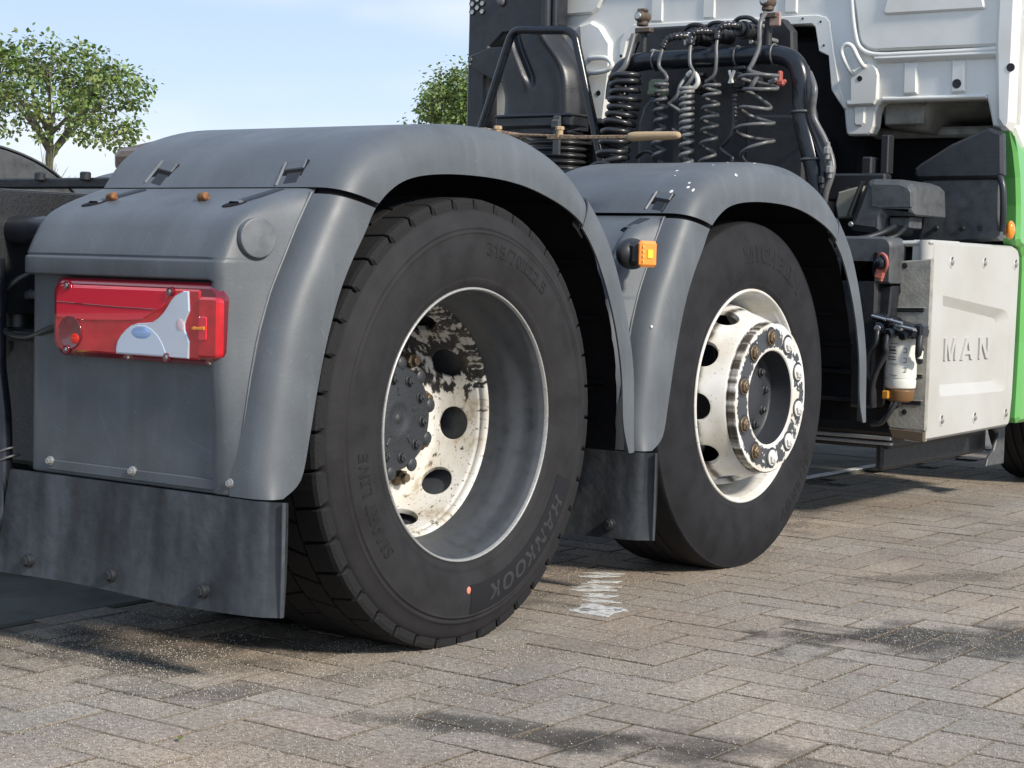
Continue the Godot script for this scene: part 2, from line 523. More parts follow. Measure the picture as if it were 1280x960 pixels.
# paint wear of the two wheels, mapped over the wheel's own face (0.62 m square)
func wheel_paint(kind: int) -> ImageTexture:
	var n := FastNoiseLite.new()
	n.seed = 70 + kind; n.noise_type = FastNoiseLite.TYPE_SIMPLEX_SMOOTH; n.fractal_octaves = 5; n.frequency = 1.0
	var s := 512
	var im := Image.create(s, s, false, Image.FORMAT_RGB8)
	for py in s:
		for px in s:
			var p := Vector2((px + 0.5) / s - 0.5, 0.5 - (py + 0.5) / s) * 0.62
			var r := p.length()
			var a := rad_to_deg(p.angle())
			var fine := n.get_noise_2d(p.x * 60.0, p.y * 60.0)
			var mid := n.get_noise_2d(p.x * 18.0 + 40.0, p.y * 18.0)
			var big := n.get_noise_2d(p.x * 7.0 + 9.0, p.y * 7.0 + 3.0)
			var c := Color(1, 1, 1).lerp(Color(0.91, 0.89, 0.85), clampf(0.5 + big * 1.2, 0.0, 1.0))
			var dark := Color(0.17, 0.17, 0.185)
			if kind == 0:
				# black scuffing round the upper hand hole, flakes on the weld ring, a few rust spots
				var up := smoothstep(2.0, 24.0, a) * (1.0 - smoothstep(70.0, 100.0, a))
				var wear := up * 0.50 + mid * 0.72 + fine * 0.34 - 0.42
				if r > 0.236: wear = up * 0.5 + fine * 0.7 + mid * 0.5 - 0.42
				c = c.lerp(Color(0.45, 0.42, 0.38), smoothstep(-0.10, 0.02, wear) * 0.6)
				c = c.lerp(dark, smoothstep(0.0, 0.07, wear))
				var sp := n.get_noise_2d(p.x * 95.0 + 7.0, p.y * 95.0)
				c = c.lerp(Color(0.40, 0.33, 0.27), smoothstep(0.42, 0.50, sp) * 0.8)
				c = c.lerp(Color(0.66, 0.58, 0.47), smoothstep(0.22, 0.6, big + fine * 0.5) * 0.40)
			elif kind == 1:
				var sp := n.get_noise_2d(p.x * 110.0, p.y * 110.0)
				c = c.lerp(Color(0.50, 0.45, 0.38), smoothstep(0.50, 0.58, sp) * 0.7)
				# grime where the flange meets the dome
				var g := exp(-pow((r - 0.213) / 0.0075, 2.0)) * (0.65 + mid)
				c = c.lerp(Color(0.30, 0.28, 0.25), clampf(g * 1.1, 0.0, 0.9))
			else:
				# flange face chipped to dark undercoat between the nuts, most on its left and lower side
				var band := smoothstep(0.139, 0.144, r + fine * 0.006) * (1.0 - smoothstep(0.192, 0.200, r + fine * 0.012))
				var lw := 0.16 + 0.30 * smoothstep(0.5, -0.6, p.x / 0.2) + 0.12 * smoothstep(0.3, -0.8, p.y / 0.2)
				var k := absf(fposmod(a - 95.0 + 18.0, 36.0) - 18.0) / 18.0
				var wear := band * (lw + 0.30 * smoothstep(0.25, 0.6, k)) + mid * 0.55 + fine * 0.30 - 0.40
				if band < 0.05: wear = fine * 0.7 + mid * 0.3 - 0.40
				c = c.lerp(Color(0.30, 0.31, 0.335), smoothstep(0.0, 0.05, wear))
				if r > 0.2075: c = c.lerp(Color(0.27, 0.24, 0.20), clampf(0.62 + mid * 1.4 + fine * 0.5, 0.0, 0.92))
			im.set_pixel(px, py, c)
	return ImageTexture.create_from_image(im)

# sun-faded plastic: pale dust haze, rain streaks, fine scratches and specks
func weathered() -> ImageTexture:
	var n := FastNoiseLite.new()
	n.seed = 41; n.noise_type = FastNoiseLite.TYPE_SIMPLEX_SMOOTH; n.fractal_octaves = 5; n.frequency = 0.008
	var r := RandomNumberGenerator.new()
	r.seed = 6
	var s := 512
	var v := PackedFloat32Array()
	v.resize(s * s)
	for y in s:
		for x in s:
			var haze := n.get_noise_2d(x, y) * 0.13
			var streak := maxf(n.get_noise_2d(x * 5.0, y * 0.5 + 700.0), 0.0) * 0.08
			v[y * s + x] = 0.80 + haze + streak + r.randf_range(-0.025, 0.025)
	for k in 45:
		var p := Vector2(r.randf() * s, r.randf() * s)
		var d := Vector2.from_angle(r.randf() * TAU)
		var b := r.randf_range(-0.08, 0.14)
		for i in r.randi_range(6, 60):
			p += d
			d = d.rotated(r.randf_range(-0.06, 0.06))
			v[(int(p.y) & 511) * s + (int(p.x) & 511)] += b
	for k in 260:
		var q := Vector2i(r.randi() & 511, r.randi() & 511)
		var b := r.randf_range(0.1, 0.5)
		for dx in r.randi_range(1, 2):
			v[q.y * s + ((q.x + dx) & 511)] += b
	var d := PackedByteArray()
	d.resize(s * s * 3)
	for i in s * s:
		d[i * 3] = clampi(int(v[i] * 252.0), 0, 255); d[i * 3 + 1] = clampi(int(v[i] * 255.0), 0, 255); d[i * 3 + 2] = clampi(int(v[i] * 257.0), 0, 255)
	return ImageTexture.create_from_image(Image.create_from_data(s, s, false, Image.FORMAT_RGB8, d))

# vertical streaks of washed-down dust on the flaps
func flap_streaks() -> ImageTexture:
	var n := FastNoiseLite.new()
	n.seed = 77; n.noise_type = FastNoiseLite.TYPE_SIMPLEX_SMOOTH; n.fractal_octaves = 5; n.frequency = 0.02
	var s := 256
	var im := Image.create(s, s, false, Image.FORMAT_RGB8)
	for y in s:
		for x in s:
			var w := sin(PI * x / s) * 0.5 + 0.5
			var v := n.get_noise_2d(x * 1.6, y * 0.22) * 0.75 + n.get_noise_2d(x * 0.5 + 300, y * 0.4) * 0.6 + n.get_noise_2d(x * 4.0, y * 3.0 + 900) * 0.25
			var k := clampf(0.72 + v * 0.50, 0.40, 1.0)
			im.set_pixel(x, y, Color(k * 0.97, k * 0.99, k))
	return ImageTexture.create_from_image(im)

# ------------------------------------------------------------------ ground
const BW := 0.1125         # paver width; length is twice that
const PX0 := 0.096
const PZ0 := 1.3345

func stain_map() -> ImageTexture:
	var s := 1440           # 6 m square, from (-2, -2)
	var n := FastNoiseLite.new()
	n.seed = 5; n.noise_type = FastNoiseLite.TYPE_SIMPLEX_SMOOTH; n.fractal_octaves = 4; n.frequency = 1.4
	var d := PackedByteArray()
	d.resize(s * s * 3)
	# oil marks: x, z, radius along x, radius along z, turn, strength
	var marks := [[0.80, 0.80, 0.46, 0.20, 0.78, 0.50], [0.62, 0.60, 0.20, 0.12, 0.6, 0.26], [-0.55, 0.52, 0.09, 0.42, -0.25, 0.40], [-0.42, 0.86, 0.12, 0.3, -0.6, 0.30], [1.6, 0.45, 0.35, 0.08, 0.6, 0.20], [0.2, -0.5, 0.9, 0.35, 0.0, 0.30], [-0.5, -0.35, 0.35, 0.35, 0.0, 0.26], [1.9, -0.5, 0.8, 0.3, 0.0, 0.26], [2.8, 0.3, 0.6, 0.2, 0.3, 0.12]]
	var k := 0
	for y in s:
		var z := -2.0 + 6.0 * (y + 0.5) / s
		for x in s:
			var px := -2.0 + 6.0 * (x + 0.5) / s
			var v := n.get_noise_2d(px, z)
			var f := 0.95 + 0.14 * v
			if z < 1.5 and z > -0.9 and px > -1.1 and px < 3.2:
				# which brick this is: oil stops at some joints and soaks along others
				var u := (px - PX0) / BW; var w := (PZ0 - z) / BW
				var i := floori(u); var j := floori(w)
				var t := posmod(i - j, 4)
				var fu := u - i; var fw := w - j
				if t == 1: i -= 1
				elif t == 2: j -= 1
				var hsh := fposmod(sin(i * 12.9898 + j * 78.233 + (t / 2) * 37.7) * 43758.5453, 1.0)
				var edge := minf(minf(fu, 1.0 - fu) if t != 0 and t != 1 else (fu if t == 0 else 1.0 - fu), minf(fw, 1.0 - fw) if t < 2 else (fw if t == 3 else 1.0 - fw))
				var v2 := n.get_noise_2d(px * 4.0 + 50.0, z * 4.0)
				for m in marks:
					var dx: float = px - m[0]; var dz: float = z - m[1]
					if absf(dx) > 1.5 or absf(dz) > 1.2: continue
					var c := cos(m[4]); var sn := sin(m[4])
					var r := Vector2((dx * c + dz * sn) / m[2], (-dx * sn + dz * c) / m[3]).length()
					f *= 1.0 - m[5] * (1.0 - smoothstep(0.2, 1.1, r + v2 * 0.75 + (hsh - 0.5) * 0.5 - 0.35 * (1.0 - smoothstep(0.0, 0.13, edge))))
				f *= 0.965 + 0.06 * hsh
			var warm := 1.0 + 0.05 * n.get_noise_2d(px * 0.7 + 20.0, z * 0.7)
			d[k] = clampi(int(f * warm * 215.0), 0, 255); d[k + 1] = clampi(int(f * 213.0), 0, 255); d[k + 2] = clampi(int(f / warm * 213.0), 0, 255)
			k += 3
	return ImageTexture.create_from_image(Image.create_from_data(s, s, false, Image.FORMAT_RGB8, d))

func stone_speckle() -> ImageTexture:
	var s := 512
	var d := PackedByteArray()
	d.resize(s * s * 3)
	var r := RandomNumberGenerator.new()
	r.seed = 3
	var n := FastNoiseLite.new()
	n.seed = 8; n.frequency = 0.09; n.fractal_octaves = 3
	var k := 0
	for y in s:
		for x in s:
			var v := 0.79 + 0.15 * n.get_noise_2d(x, y) + r.randf_range(-0.17, 0.14)
			var u := r.randf()
			if u > 0.972: v += 0.18
			elif u < 0.045: v -= 0.3
			d[k] = clampi(int(v * 255), 0, 255); d[k + 1] = clampi(int(v * 250), 0, 255); d[k + 2] = clampi(int(v * 242), 0, 255)
			k += 3
	return ImageTexture.create_from_image(Image.create_from_data(s, s, false, Image.FORMAT_RGB8, d))

func paver_material(c: Color, st: Texture2D, sp: Texture2D, nr: Texture2D) -> StandardMaterial3D:
	var m := mat(c, 0.88)
	m.uv1_triplanar = true; m.uv1_world_triplanar = true
	m.uv1_scale = Vector3.ONE / 6.0
	m.uv1_offset = Vector3.ONE / 3.0
	m.albedo_texture = st
	m.vertex_color_use_as_albedo = true
	m.detail_enabled = true
	m.detail_blend_mode = BaseMaterial3D.BLEND_MODE_MUL
	m.detail_albedo = sp
	m.detail_uv_layer = BaseMaterial3D.DETAIL_UV_2
	m.uv2_triplanar = true; m.uv2_world_triplanar = true
	m.uv2_scale = Vector3.ONE / 0.85
	return m

func ground() -> void:
	var st := stain_map()
	var sp := stone_speckle()
	var tones := [Color(0.215, 0.192, 0.166), Color(0.235, 0.208, 0.178), Color(0.198, 0.178, 0.157), Color(0.225, 0.195, 0.172), Color(0.24, 0.218, 0.19)]
	var mats := []
	for t in tones: mats.append(paver_material(lin(lerpf(t.r, 0.222, 0.4) * 3.50, lerpf(t.g, 0.198, 0.4) * 3.52, lerpf(t.b, 0.173, 0.4) * 3.50), st, sp, null))
	M.sand = paver_material(lin(0.80, 0.73, 0.62), st, sp, null)
	M.sand.vertex_color_use_as_albedo = true

	# the yard: bedding sand that fills the joints, and bare ground out to the horizon
	var yard := node("ground", self)
	tag(yard, "grey-brown herringbone brick paving strewn with pale grit and dark oil stains under the truck", "ground", "", "structure")
	var n := FastNoiseLite.new()
	n.seed = 15; n.frequency = 1.1
	var mb := MB.new()
	# joints are brim-full of sand on the left, scoured out and filled with dark dirt on the right
	for i in 140:
		for j in 100:
			var q := []
			for c in [[0, 0], [1, 0], [1, 1], [0, 1]]:
				var x: float = -2.2 + (i + c[0]) * 0.06; var z: float = -0.86 + (j + c[1]) * 0.04
				var deep := smoothstep(0.0, 0.8, x * 0.55 + z * 0.5 + n.get_noise_2d(x, z) * 1.1 - 0.05)
				q.append(Vector3(x, -0.0022 - 0.0050 * deep, z))
				mb.col = Color(0.70, 0.67, 0.61).lerp(Color(0.26, 0.25, 0.24), deep)
			mb.quad(q[0], q[1], q[2], q[3])
	mb.col = Color.WHITE
	add("joint_sand", mb, M.sand, yard)
	mb = MB.new()
	for q in [[-400, -2.2, -400, 400], [6.2, 400, -400, 400], [-2.2, 6.2, -400, -0.86], [-2.2, 6.2, 3.14, 400]]:
		mb.quad(Vector3(q[0], -0.008, q[2]), Vector3(q[1], -0.008, q[2]), Vector3(q[1], -0.008, q[3]), Vector3(q[0], -0.008, q[3]))
	add("bare_ground", mb, M.sand, yard)

	# pavers laid in herringbone; the brick lines run square to the truck
	var meshes := []
	for v in 3:
		var b := MB.new()
		var hx := (BW * 2.0 - 0.0062 - v * 0.001) * 0.5
		var hz := (BW - 0.0062 + v * 0.0005) * 0.5
		var cf := 0.0012 + 0.0004 * v
		var top := []; var rim := []; var foot := []
		for q in [[-1, -1], [1, -1], [1, 1], [-1, 1]]:
			top.append(Vector3(q[0] * (hx - cf), 0, q[1] * (hz - cf))); rim.append(Vector3(q[0] * hx, -cf, q[1] * hz)); foot.append(Vector3(q[0] * hx, -0.05, q[1] * hz))
		b.quad(top[0], top[1], top[2], top[3], Vector3(0, -0.03, 0))
		for i in 4:
			var j := (i + 1) % 4
			b.col = Color(0.62, 0.60, 0.57)
			b.quad(top[i], top[j], rim[j], rim[i], Vector3(0, -0.03, 0))
			b.col = Color(0.36, 0.34, 0.30)      # sides caked with joint dirt
			b.quad(rim[i], rim[j], foot[j], foot[i], Vector3(0, -0.03, 0))
		meshes.append(b.mesh())
	var eye := Vector3(-3.196, 0.84, 2.385)
	var look := Vector3(0.8131, -0.0657, -0.5784)
	var sidev := Vector3(0.5809, 0.0263, 0.8136)
	var near := []
	var far := []
	for k in range(-170, 170):
		for m in range(-45, 45):
			for t in 2:
				var u := k + 4 * m + (1.0 if t == 0 else 0.5)
				var v := k + (0.5 if t == 0 else 2.0)
				var c := Vector3(PX0 + u * BW, 0, PZ0 - v * BW)
				if c.z < -0.86 or c.x < -3.5 or c.x > 15.0 or c.z > 9.0: continue
				if c.z < -0.80 and t == 1: continue
				var p := c - eye
				var dep := p.dot(look)
				var seen := dep > 0.5 and absf(p.dot(sidev)) / dep < 0.30 and p.y / dep < 0.0 and -(p.dot(Vector3(0.0382, 0.9975, -0.0595))) / dep < 0.225
				var e := [c, t, dep]
				if seen and c.z > -0.45: near.append(e)
				else: far.append(e)
	near.sort_custom(func(a, b): return a[2] < b[2])
	while near.size() > 300: far.append(near.pop_back())
	var r := RandomNumberGenerator.new()
	r.seed = 12
	for e in near:
		add("paver", meshes[r.randi() % 3], mats[r.randi() % 5], yard, paver_xf(e, r))
	for g in 5:
		var mm := MultiMesh.new()
		mm.transform_format = MultiMesh.TRANSFORM_3D
		mm.mesh = meshes[g % 3]
		var list := []
		for i in range(g, far.size(), 5): list.append(far[i])
		mm.instance_count = list.size()
		for i in list.size(): mm.set_instance_transform(i, paver_xf(list[i], r))
		var o := MultiMeshInstance3D.new()
		o.name = "distant_paving" if g == 0 else "distant_paving_%03d" % g
		o.multimesh = mm
		o.material_override = mats[g]
		tag(o, "", "", "", "stuff")
		yard.add_child(o, true)

	# smooth concrete strip under the middle of the truck, with a worn white line along its near edge
	var cm := textured(mat(lin(0.17, 0.170, 0.145), 0.92), noise_tex(101, 0.01, [[0.0, grey(0.6)], [0.5, grey(0.9)], [1.0, grey(1.0)]], 512, 6), 0.5, noise_tex(102, 0.05, [], 256, 4, FastNoiseLite.TYPE_SIMPLEX_SMOOTH, 2.0), 0.3)
	mb = MB.new()
	for i in 12:
		mb.box(Vector3(-9.0 + i * 3.0, -0.05, -1.90), Vector3(2.99, 0.104, 2.04), 0.006)
	var slab := add("concrete_strip", mb, cm, self)
	tag(slab, "smooth grey concrete strip running along under the middle of the truck", "paving", "", "structure")
	mb = MB.new()
	for i in 9:
		var x0 := 3.45 + i * 0.16
		mb.box(Vector3(x0 + 0.075, 0.006, -0.905), Vector3(0.155, 0.004, 0.040 + 0.008 * sin(i * 2.1)), 0.001)
	var ln := add("white_line", mb, mat(lin(0.85, 0.85, 0.83), 0.7), self)
	tag(ln, "thin worn white line on the paving edge under the cab", "road marking", "", "structure")

func paver_xf(e: Array, r: RandomNumberGenerator) -> Transform3D:
	var b := Basis(Vector3.UP, (PI / 2 if e[1] == 1 else 0.0) + r.randf_range(-0.006, 0.006))
	b = b * Basis(Vector3.RIGHT, r.randf_range(-0.004, 0.004)) * Basis(Vector3.BACK, r.randf_range(-0.003, 0.003))
	return Transform3D(b, e[0] + Vector3(0, r.randf_range(-0.0012, 0.0008), 0))

func litter() -> void:
	# pale grit scattered over the paving
	var pb := MB.new()
	pb.ball(Vector3.ZERO, Vector3(1, 0.6, 0.8), Basis(), 4, 2)
	var mm := MultiMesh.new()
	mm.transform_format = MultiMesh.TRANSFORM_3D
	mm.use_colors = true
	mm.mesh = pb.mesh()
	var n := FastNoiseLite.new()
	n.seed = 44; n.frequency = 1.3; n.fractal_octaves = 4
	var r := RandomNumberGenerator.new()
	r.seed = 19
	var list := []
	while list.size() < 190000:
		# most of it lies on the nearer paving
		var x := -1.6 + 6.0 * pow(r.randf(), 1.35); var z := r.randf_range(-0.8, 1.9)
		if z > 0.55 + (x + 0.75) * 1.12 + 0.25: continue
		if r.randf() > 0.50 + n.get_noise_2d(x, z) * 1.1 and r.randf() > 0.2: continue
		list.append(Vector2(x, z))
	mm.instance_count = list.size()
	for i in list.size():
		var s := 0.0008 + 0.0014 * pow(r.randf(), 3.0)
		mm.set_instance_transform(i, Transform3D(Basis(Vector3.UP, r.randf() * TAU).scaled(Vector3.ONE * s), Vector3(list[i].x, s * 0.3, list[i].y)))
		var g := r.randf()
		var v := 0.20 + 0.36 * g
		mm.set_instance_color(i, Color(v, v * 0.94, v * 0.82) if r.randf() > 0.04 else Color(0.07, 0.06, 0.05))
	var gm := mat(Color.WHITE, 0.8)
	gm.vertex_color_use_as_albedo = true
	var o := MultiMeshInstance3D.new()
	o.name = "grit"
	o.multimesh = mm
	o.material_override = gm
	tag(o, "pale sand and grit scattered thinly over the brick paving", "grit", "", "stuff")
	add_child(o, true)
	# scuffed patch of white paint between the wheels: a solid foot, then bars left on the brick tops
	var mb := MB.new()
	var keep := func(px: float, pz: float, sx: float, sz: float, tn: float) -> void:
		var p := PackedVector2Array()
		for k in 11:
			var a := TAU * k / 11
			var q := 0.85 + 0.22 * sin(k * 2.3 + px * 40.0)
			p.append(Vector2(cos(a) * sx * q, sin(a) * sz * q))
		mb.xf = Transform3D(Basis(Vector3(cos(tn), 0, sin(tn)), Vector3(-sin(tn), 0, cos(tn)), Vector3(0, 1, 0)), Vector3(px, 0.0, pz))
		mb.prism(p, 0.0002, 0.0013, 0.0003)
	keep.call(0.535, 0.004, 0.088, 0.070, -0.62)
	keep.call(0.520, -0.018, 0.022, 0.030, -0.3)
	keep.call(0.575, 0.046, 0.018, 0.022, -0.9)
	var rk := RandomNumberGenerator.new()
	rk.seed = 3
	for k in 7:
		var jx := rk.randf_range(-0.012, 0.012); var jz := rk.randf_range(-0.018, 0.018)
		keep.call(0.640 + k * 0.060 + jx, -0.062 - k * 0.037 + jz, rk.randf_range(0.018, 0.026), rk.randf_range(0.050, 0.072), -0.62 + rk.randf_range(-0.25, 0.35))
		if k < 5: keep.call(0.655 + k * 0.058, -0.10 - k * 0.037 + jz * 2.0, 0.007, rk.randf_range(0.012, 0.028), -0.62 + rk.randf_range(-0.4, 0.4))
	tag(add("paint_mark", mb, M.paint_mark, self), "scuffed white paint mark on the bricks between the two wheels", "paint mark")
	# a torn green leaf lying on the bricks
	mb = MB.new()
	mb.grid([PackedVector3Array([Vector3(-0.014, 0.003, 0), Vector3(0, 0.006, -0.006), Vector3(0.014, 0.003, 0)]), PackedVector3Array([Vector3(-0.014, 0.003, 0), Vector3(0, 0.004, 0.0), Vector3(0.014, 0.003, 0)]), PackedVector3Array([Vector3(-0.014, 0.003, 0), Vector3(0, 0.006, 0.006), Vector3(0.014, 0.003, 0)])])
	tag(add("leaf", mb, mat(lin(0.13, 0.15, 0.02), 0.7), self, Transform3D(Basis(Vector3.UP, 0.6), Vector3(-0.98, 0.001, 0.123))), "tiny yellow-green leaf lying on the brick paving", "leaf")

# ------------------------------------------------------------------ running gear
func lerp_list(list: Array, key: float) -> float:
	for i in list.size() - 1:
		var a: Vector2 = list[i]; var b: Vector2 = list[i + 1]
		if key >= a.x and key <= b.x: return lerpf(a.y, b.y, (key - a.x) / maxf(b.x - a.x, 1e-6))
	return list[-1].y if key > list[-1].x else list[0].y

# side wall of a tyre from bead to shoulder: (radius, z)
const WALL_DRIVE := [Vector2(0.297, -0.010), Vector2(0.302, 0.000), Vector2(0.314, 0.007), Vector2(0.322, 0.0085), Vector2(0.324, 0.0075), Vector2(0.345, 0.015), Vector2(0.380, 0.018), Vector2(0.405, 0.0155), Vector2(0.4185, 0.0125), Vector2(0.4195, 0.0145), Vector2(0.4235, 0.0145), Vector2(0.4245, 0.0110), Vector2(0.4285, 0.0095), Vector2(0.4300, 0.0120), Vector2(0.4355, 0.0110), Vector2(0.4370, 0.0070), Vector2(0.452, 0.0025), Vector2(0.4625, -0.0025)]
const WALL_FRONT := [Vector2(0.297, -0.010), Vector2(0.302, 0.000), Vector2(0.314, 0.007), Vector2(0.322, 0.0085), Vector2(0.324, 0.0075), Vector2(0.345, 0.015), Vector2(0.385, 0.018), Vector2(0.420, 0.014), Vector2(0.445, 0.008), Vector2(0.468, -0.001), Vector2(0.480, -0.008), Vector2(0.4815, -0.006), Vector2(0.4845, -0.0075), Vector2(0.4865, -0.011)]

func arc_letters(mb: MB, wall: Array, text: String, start_deg: float, r0: float, height: float, stretch: float, proud := 0.0012, slant := 0.0, font := "Droid Sans") -> void:
	var a0 := deg_to_rad(start_deg)
	letters(mb, text, height, 0.004, stretch, func(p: Vector3) -> Vector3:
		var a := a0 - p.x / r0
		var r := r0 + p.y
		return Vector3(cos(a) * r, sin(a) * r, lerp_list(wall, r) + p.z * 0.6 + proud - 0.0012), font, true, slant)

func wheels() -> void:
	var centre := Vector3(0, HC, 0)
	# --- drive axle, outer wheel of the pair
	var w := node("drive_wheel", truck, Transform3D(Basis(), centre))
	tag(w, "large drive wheel with deep grey dish and block-tread tyre, nearest the camera")
	var mb := MB.new()
	var prof := []
	for q in WALL_DRIVE: prof.append(q)
	prof.append(Vector2(0.4695, -0.0070))
	prof.append(Vector2(0.4730, -0.016))
	prof.append(Vector2(0.477, -0.024))
	for q in [Vector2(0.4785, -0.030), Vector2(0.4795, -0.08), Vector2(0.4805, -0.155), Vector2(0.4795, -0.23), Vector2(0.4785, -0.28), Vector2(0.477, -0.290), Vector2(0.470, -0.302)]: prof.append(q)
	for i in range(WALL_DRIVE.size() - 1, -1, -1): prof.append(Vector2(WALL_DRIVE[i].x, -0.31 - WALL_DRIVE[i].y))
	mb.lathe(prof, 120, 0.0, TAU, -HC + 0.0015)
	var tyre_mesh := mb.mesh()
	add("tyre", tyre_mesh, M.rubber, w)
	var block := MB.new()
	# one shoulder block: a lug 8 degrees wide with a cut-back flank at the side wall
	var half := deg_to_rad(4.1)
	var lug := func(m: MB, a0: float, a1: float, z0: float, z1: float, r_in: float, r_out: float, skew: float, flank: bool) -> void:
		var P := []
		var stations := [[z0, r_out]] if not flank else [[z0 + 0.0050, r_in - 0.0135], [z0 + 0.0032, r_out - 0.011], [z0 - 0.001, r_out - 0.003], [z0 - 0.010, r_out]]
		stations.append([z1, r_out + 0.0012])
		var rows := []
		for s in stations:
			var row := PackedVector3Array()
			var sk: float = skew * (s[0] - z0)
			var inset := 0.010 if flank and s[0] > z0 else 0.0
			var ins: float = inset
			for q in [[a0 + ins, r_in - 0.014], [a0 + ins, s[1] - 0.0015], [a0 + ins + 0.003, s[1]], [(a0 + a1) * 0.5, s[1] + 0.0006], [a1 - ins - 0.003, s[1]], [a1 - ins, s[1] - 0.0015], [a1 - ins, r_in - 0.014]]:
				var rr: float = maxf(q[1], r_in - 0.014)
				row.append(Vector3(cos(q[0] + sk) * rr, sin(q[0] + sk) * rr, s[0]))
			rows.append(row)
		# split into hard-edged strips
		for i in rows.size() - 1:
			for j in 6:
				var c := Vector3(cos((a0 + a1) * 0.5) * (r_in - 0.03), sin((a0 + a1) * 0.5) * (r_in - 0.03), (z0 + z1) * 0.5)
				m.quad(rows[i][j], rows[i][j + 1], rows[i + 1][j + 1], rows[i + 1][j], c)
		for e in [0, rows.size() - 1]:
			var c := Vector3(cos((a0 + a1) * 0.5) * r_in, sin((a0 + a1) * 0.5) * r_in, (z0 + z1) * 0.5)
			for j in range(1, 6): m.tri(rows[e][0], rows[e][j], rows[e][j + 1], c)
	lug.call(block, -half, half, -0.012, -0.079, 0.4835, 0.4955, -0.2, true)
	# two sipes notched into the lug's outer edge
	var block_mesh := block.mesh()
	for k in 40:
		add("tread_block", block_mesh, M.tread, w, Transform3D(Basis(Vector3.BACK, TAU * (k + 0.35) / 40.0), Vector3.ZERO))
	var inner := MB.new()
	for row in [[-0.0855, -0.150, 0.5, 0.9], [-0.1565, -0.222, 0.0, -0.9], [-0.229, -0.298, 0.5, 0.6]]:
		for k in 40:
			var a: float = TAU * (k + row[2] + 0.35) / 40.0
			lug.call(inner, a - half, a + half, row[0], row[1], 0.4845, 0.4968, row[3] * 0.7, false)
	var inner_mesh := inner.mesh()
	tag(add("inner_tread", inner_mesh, M.tread, w), "", "", "", "stuff")
	# raised lettering and the dark name band
	mb = MB.new()
	var rows := []
	for i in 40:
		var a := deg_to_rad(-22.0 - i * 68.0 / 39.0)
		var t := i / 39.0
		var row := PackedVector3Array()
		for j in 5:
			var lo := 0.352 if i < 39 else 0.352
			var r := lerpf(lo, 0.4165, j / 4.0)
			var aa := a + (deg_to_rad(-2.5) * (1.0 - j / 4.0) if i == 39 else 0.0) + (deg_to_rad(2.0) * (1.0 - j / 4.0) if i == 39 else 0.0)
			row.append(Vector3(cos(aa) * r, sin(aa) * r, lerp_list(WALL_DRIVE, r) + 0.0014))
		rows.append(row)
	mb.grid(rows)
	add("name_band", mb, M.band, w)
	mb = MB.new()
	arc_letters(mb, WALL_DRIVE, "HANKOOK", -29.0, 0.366, 0.035, 1.36, 0.0018, 0.12)
	add("name_lettering", mb, M.letter, w)
	mb = MB.new()
	arc_letters(mb, WALL_DRIVE, "SMART LINE", 222.0, 0.366, 0.030, 0.98, 0.0012, 0.1)
	arc_letters(mb, WALL_DRIVE, "315/70R22.5", 86.0, 0.372, 0.030, 1.0, 0.0012)
	add("raised_lettering", mb, M.letter_dark, w)
	var dot := MB.new()
	dot.ball(Vector3(cos(deg_to_rad(-91.5)) * 0.363, sin(deg_to_rad(-91.5)) * 0.363, 0.0165), Vector3(0.0075, 0.0085, 0.0022), Basis(), 12, 6)
	add("red_dot", dot, mat(lin(0.62, 0.20, 0.13), 0.6), w)
	# rim: rolled edge, barrel, welded ring, disc
	mb = MB.new()
	mb.lathe([Vector2(0.296, -0.012), Vector2(0.3015, -0.006), Vector2(0.3020, 0.001), Vector2(0.2995, 0.0045), Vector2(0.2962, 0.003), Vector2(0.2948, -0.004)], 120)
	add("rim_edge", mb, M.lip, w)
	mb = MB.new()
	mb.lathe([Vector2(0.2948, -0.004), Vector2(0.2900, -0.012), Vector2(0.2862, -0.020), Vector2(0.2850, -0.034), Vector2(0.2840, -0.048), Vector2(0.2790, -0.060), Vector2(0.2700, -0.078), Vector2(0.2655, -0.095), Vector2(0.2650, -0.125), Vector2(0.2620, -0.140), Vector2(0.2605, -0.20), Vector2(0.2605, -0.30)], 120)
	add("barrel", mb, M.barrel, w)
	mb = MB.new()
	mb.lathe([Vector2(0.2625, -0.139), Vector2(0.2605, -0.1405), Vector2(0.2570, -0.1425), Vector2(0.2545, -0.147), Vector2(0.2540, -0.153), Vector2(0.2558, -0.1565), Vector2(0.2555, -0.160), Vector2(0.2530, -0.1615), Vector2(0.2515, -0.166)], 120)
	mb.uv_span = 0.62
	add("weld_ring", mb, M.cream, w)
	mb = MB.new()
	disc_holes(mb, 10, deg_to_rad(-6.0), [Vector2(0.200, -0.270), Vector2(0.212, -0.267), Vector2(0.222, -0.257), Vector2(0.232, -0.236), Vector2(0.2405, -0.210), Vector2(0.2475, -0.185), Vector2(0.2515, -0.166)], 0.063, 0.0385, 0.0350)
	mb.lathe([Vector2(0.200, -0.270), Vector2(0.145, -0.270), Vector2(0.140, -0.272), Vector2(0.138, -0.29)], 80)
	mb.uv_span = 0.62; mb.uv_k = 1.0; mb.uv_z = -0.166
	add("disc", mb, M.cream, w)
	# hub with its flange, studs and nuts
	mb = MB.new()
	mb.lathe([Vector2(0.138, -0.285), Vector2(0.132, -0.265), Vector2(0.124, -0.225), Vector2(0.120, -0.207), Vector2(0.112, -0.203), Vector2(0.080, -0.203), Vector2(0.076, -0.200), Vector2(0.050, -0.199), Vector2(0.047, -0.196), Vector2(0.034, -0.196), Vector2(0.030, -0.201), Vector2(0.013, -0.202), Vector2(0.010, -0.197), Vector2(0.0, -0.196)], 80)
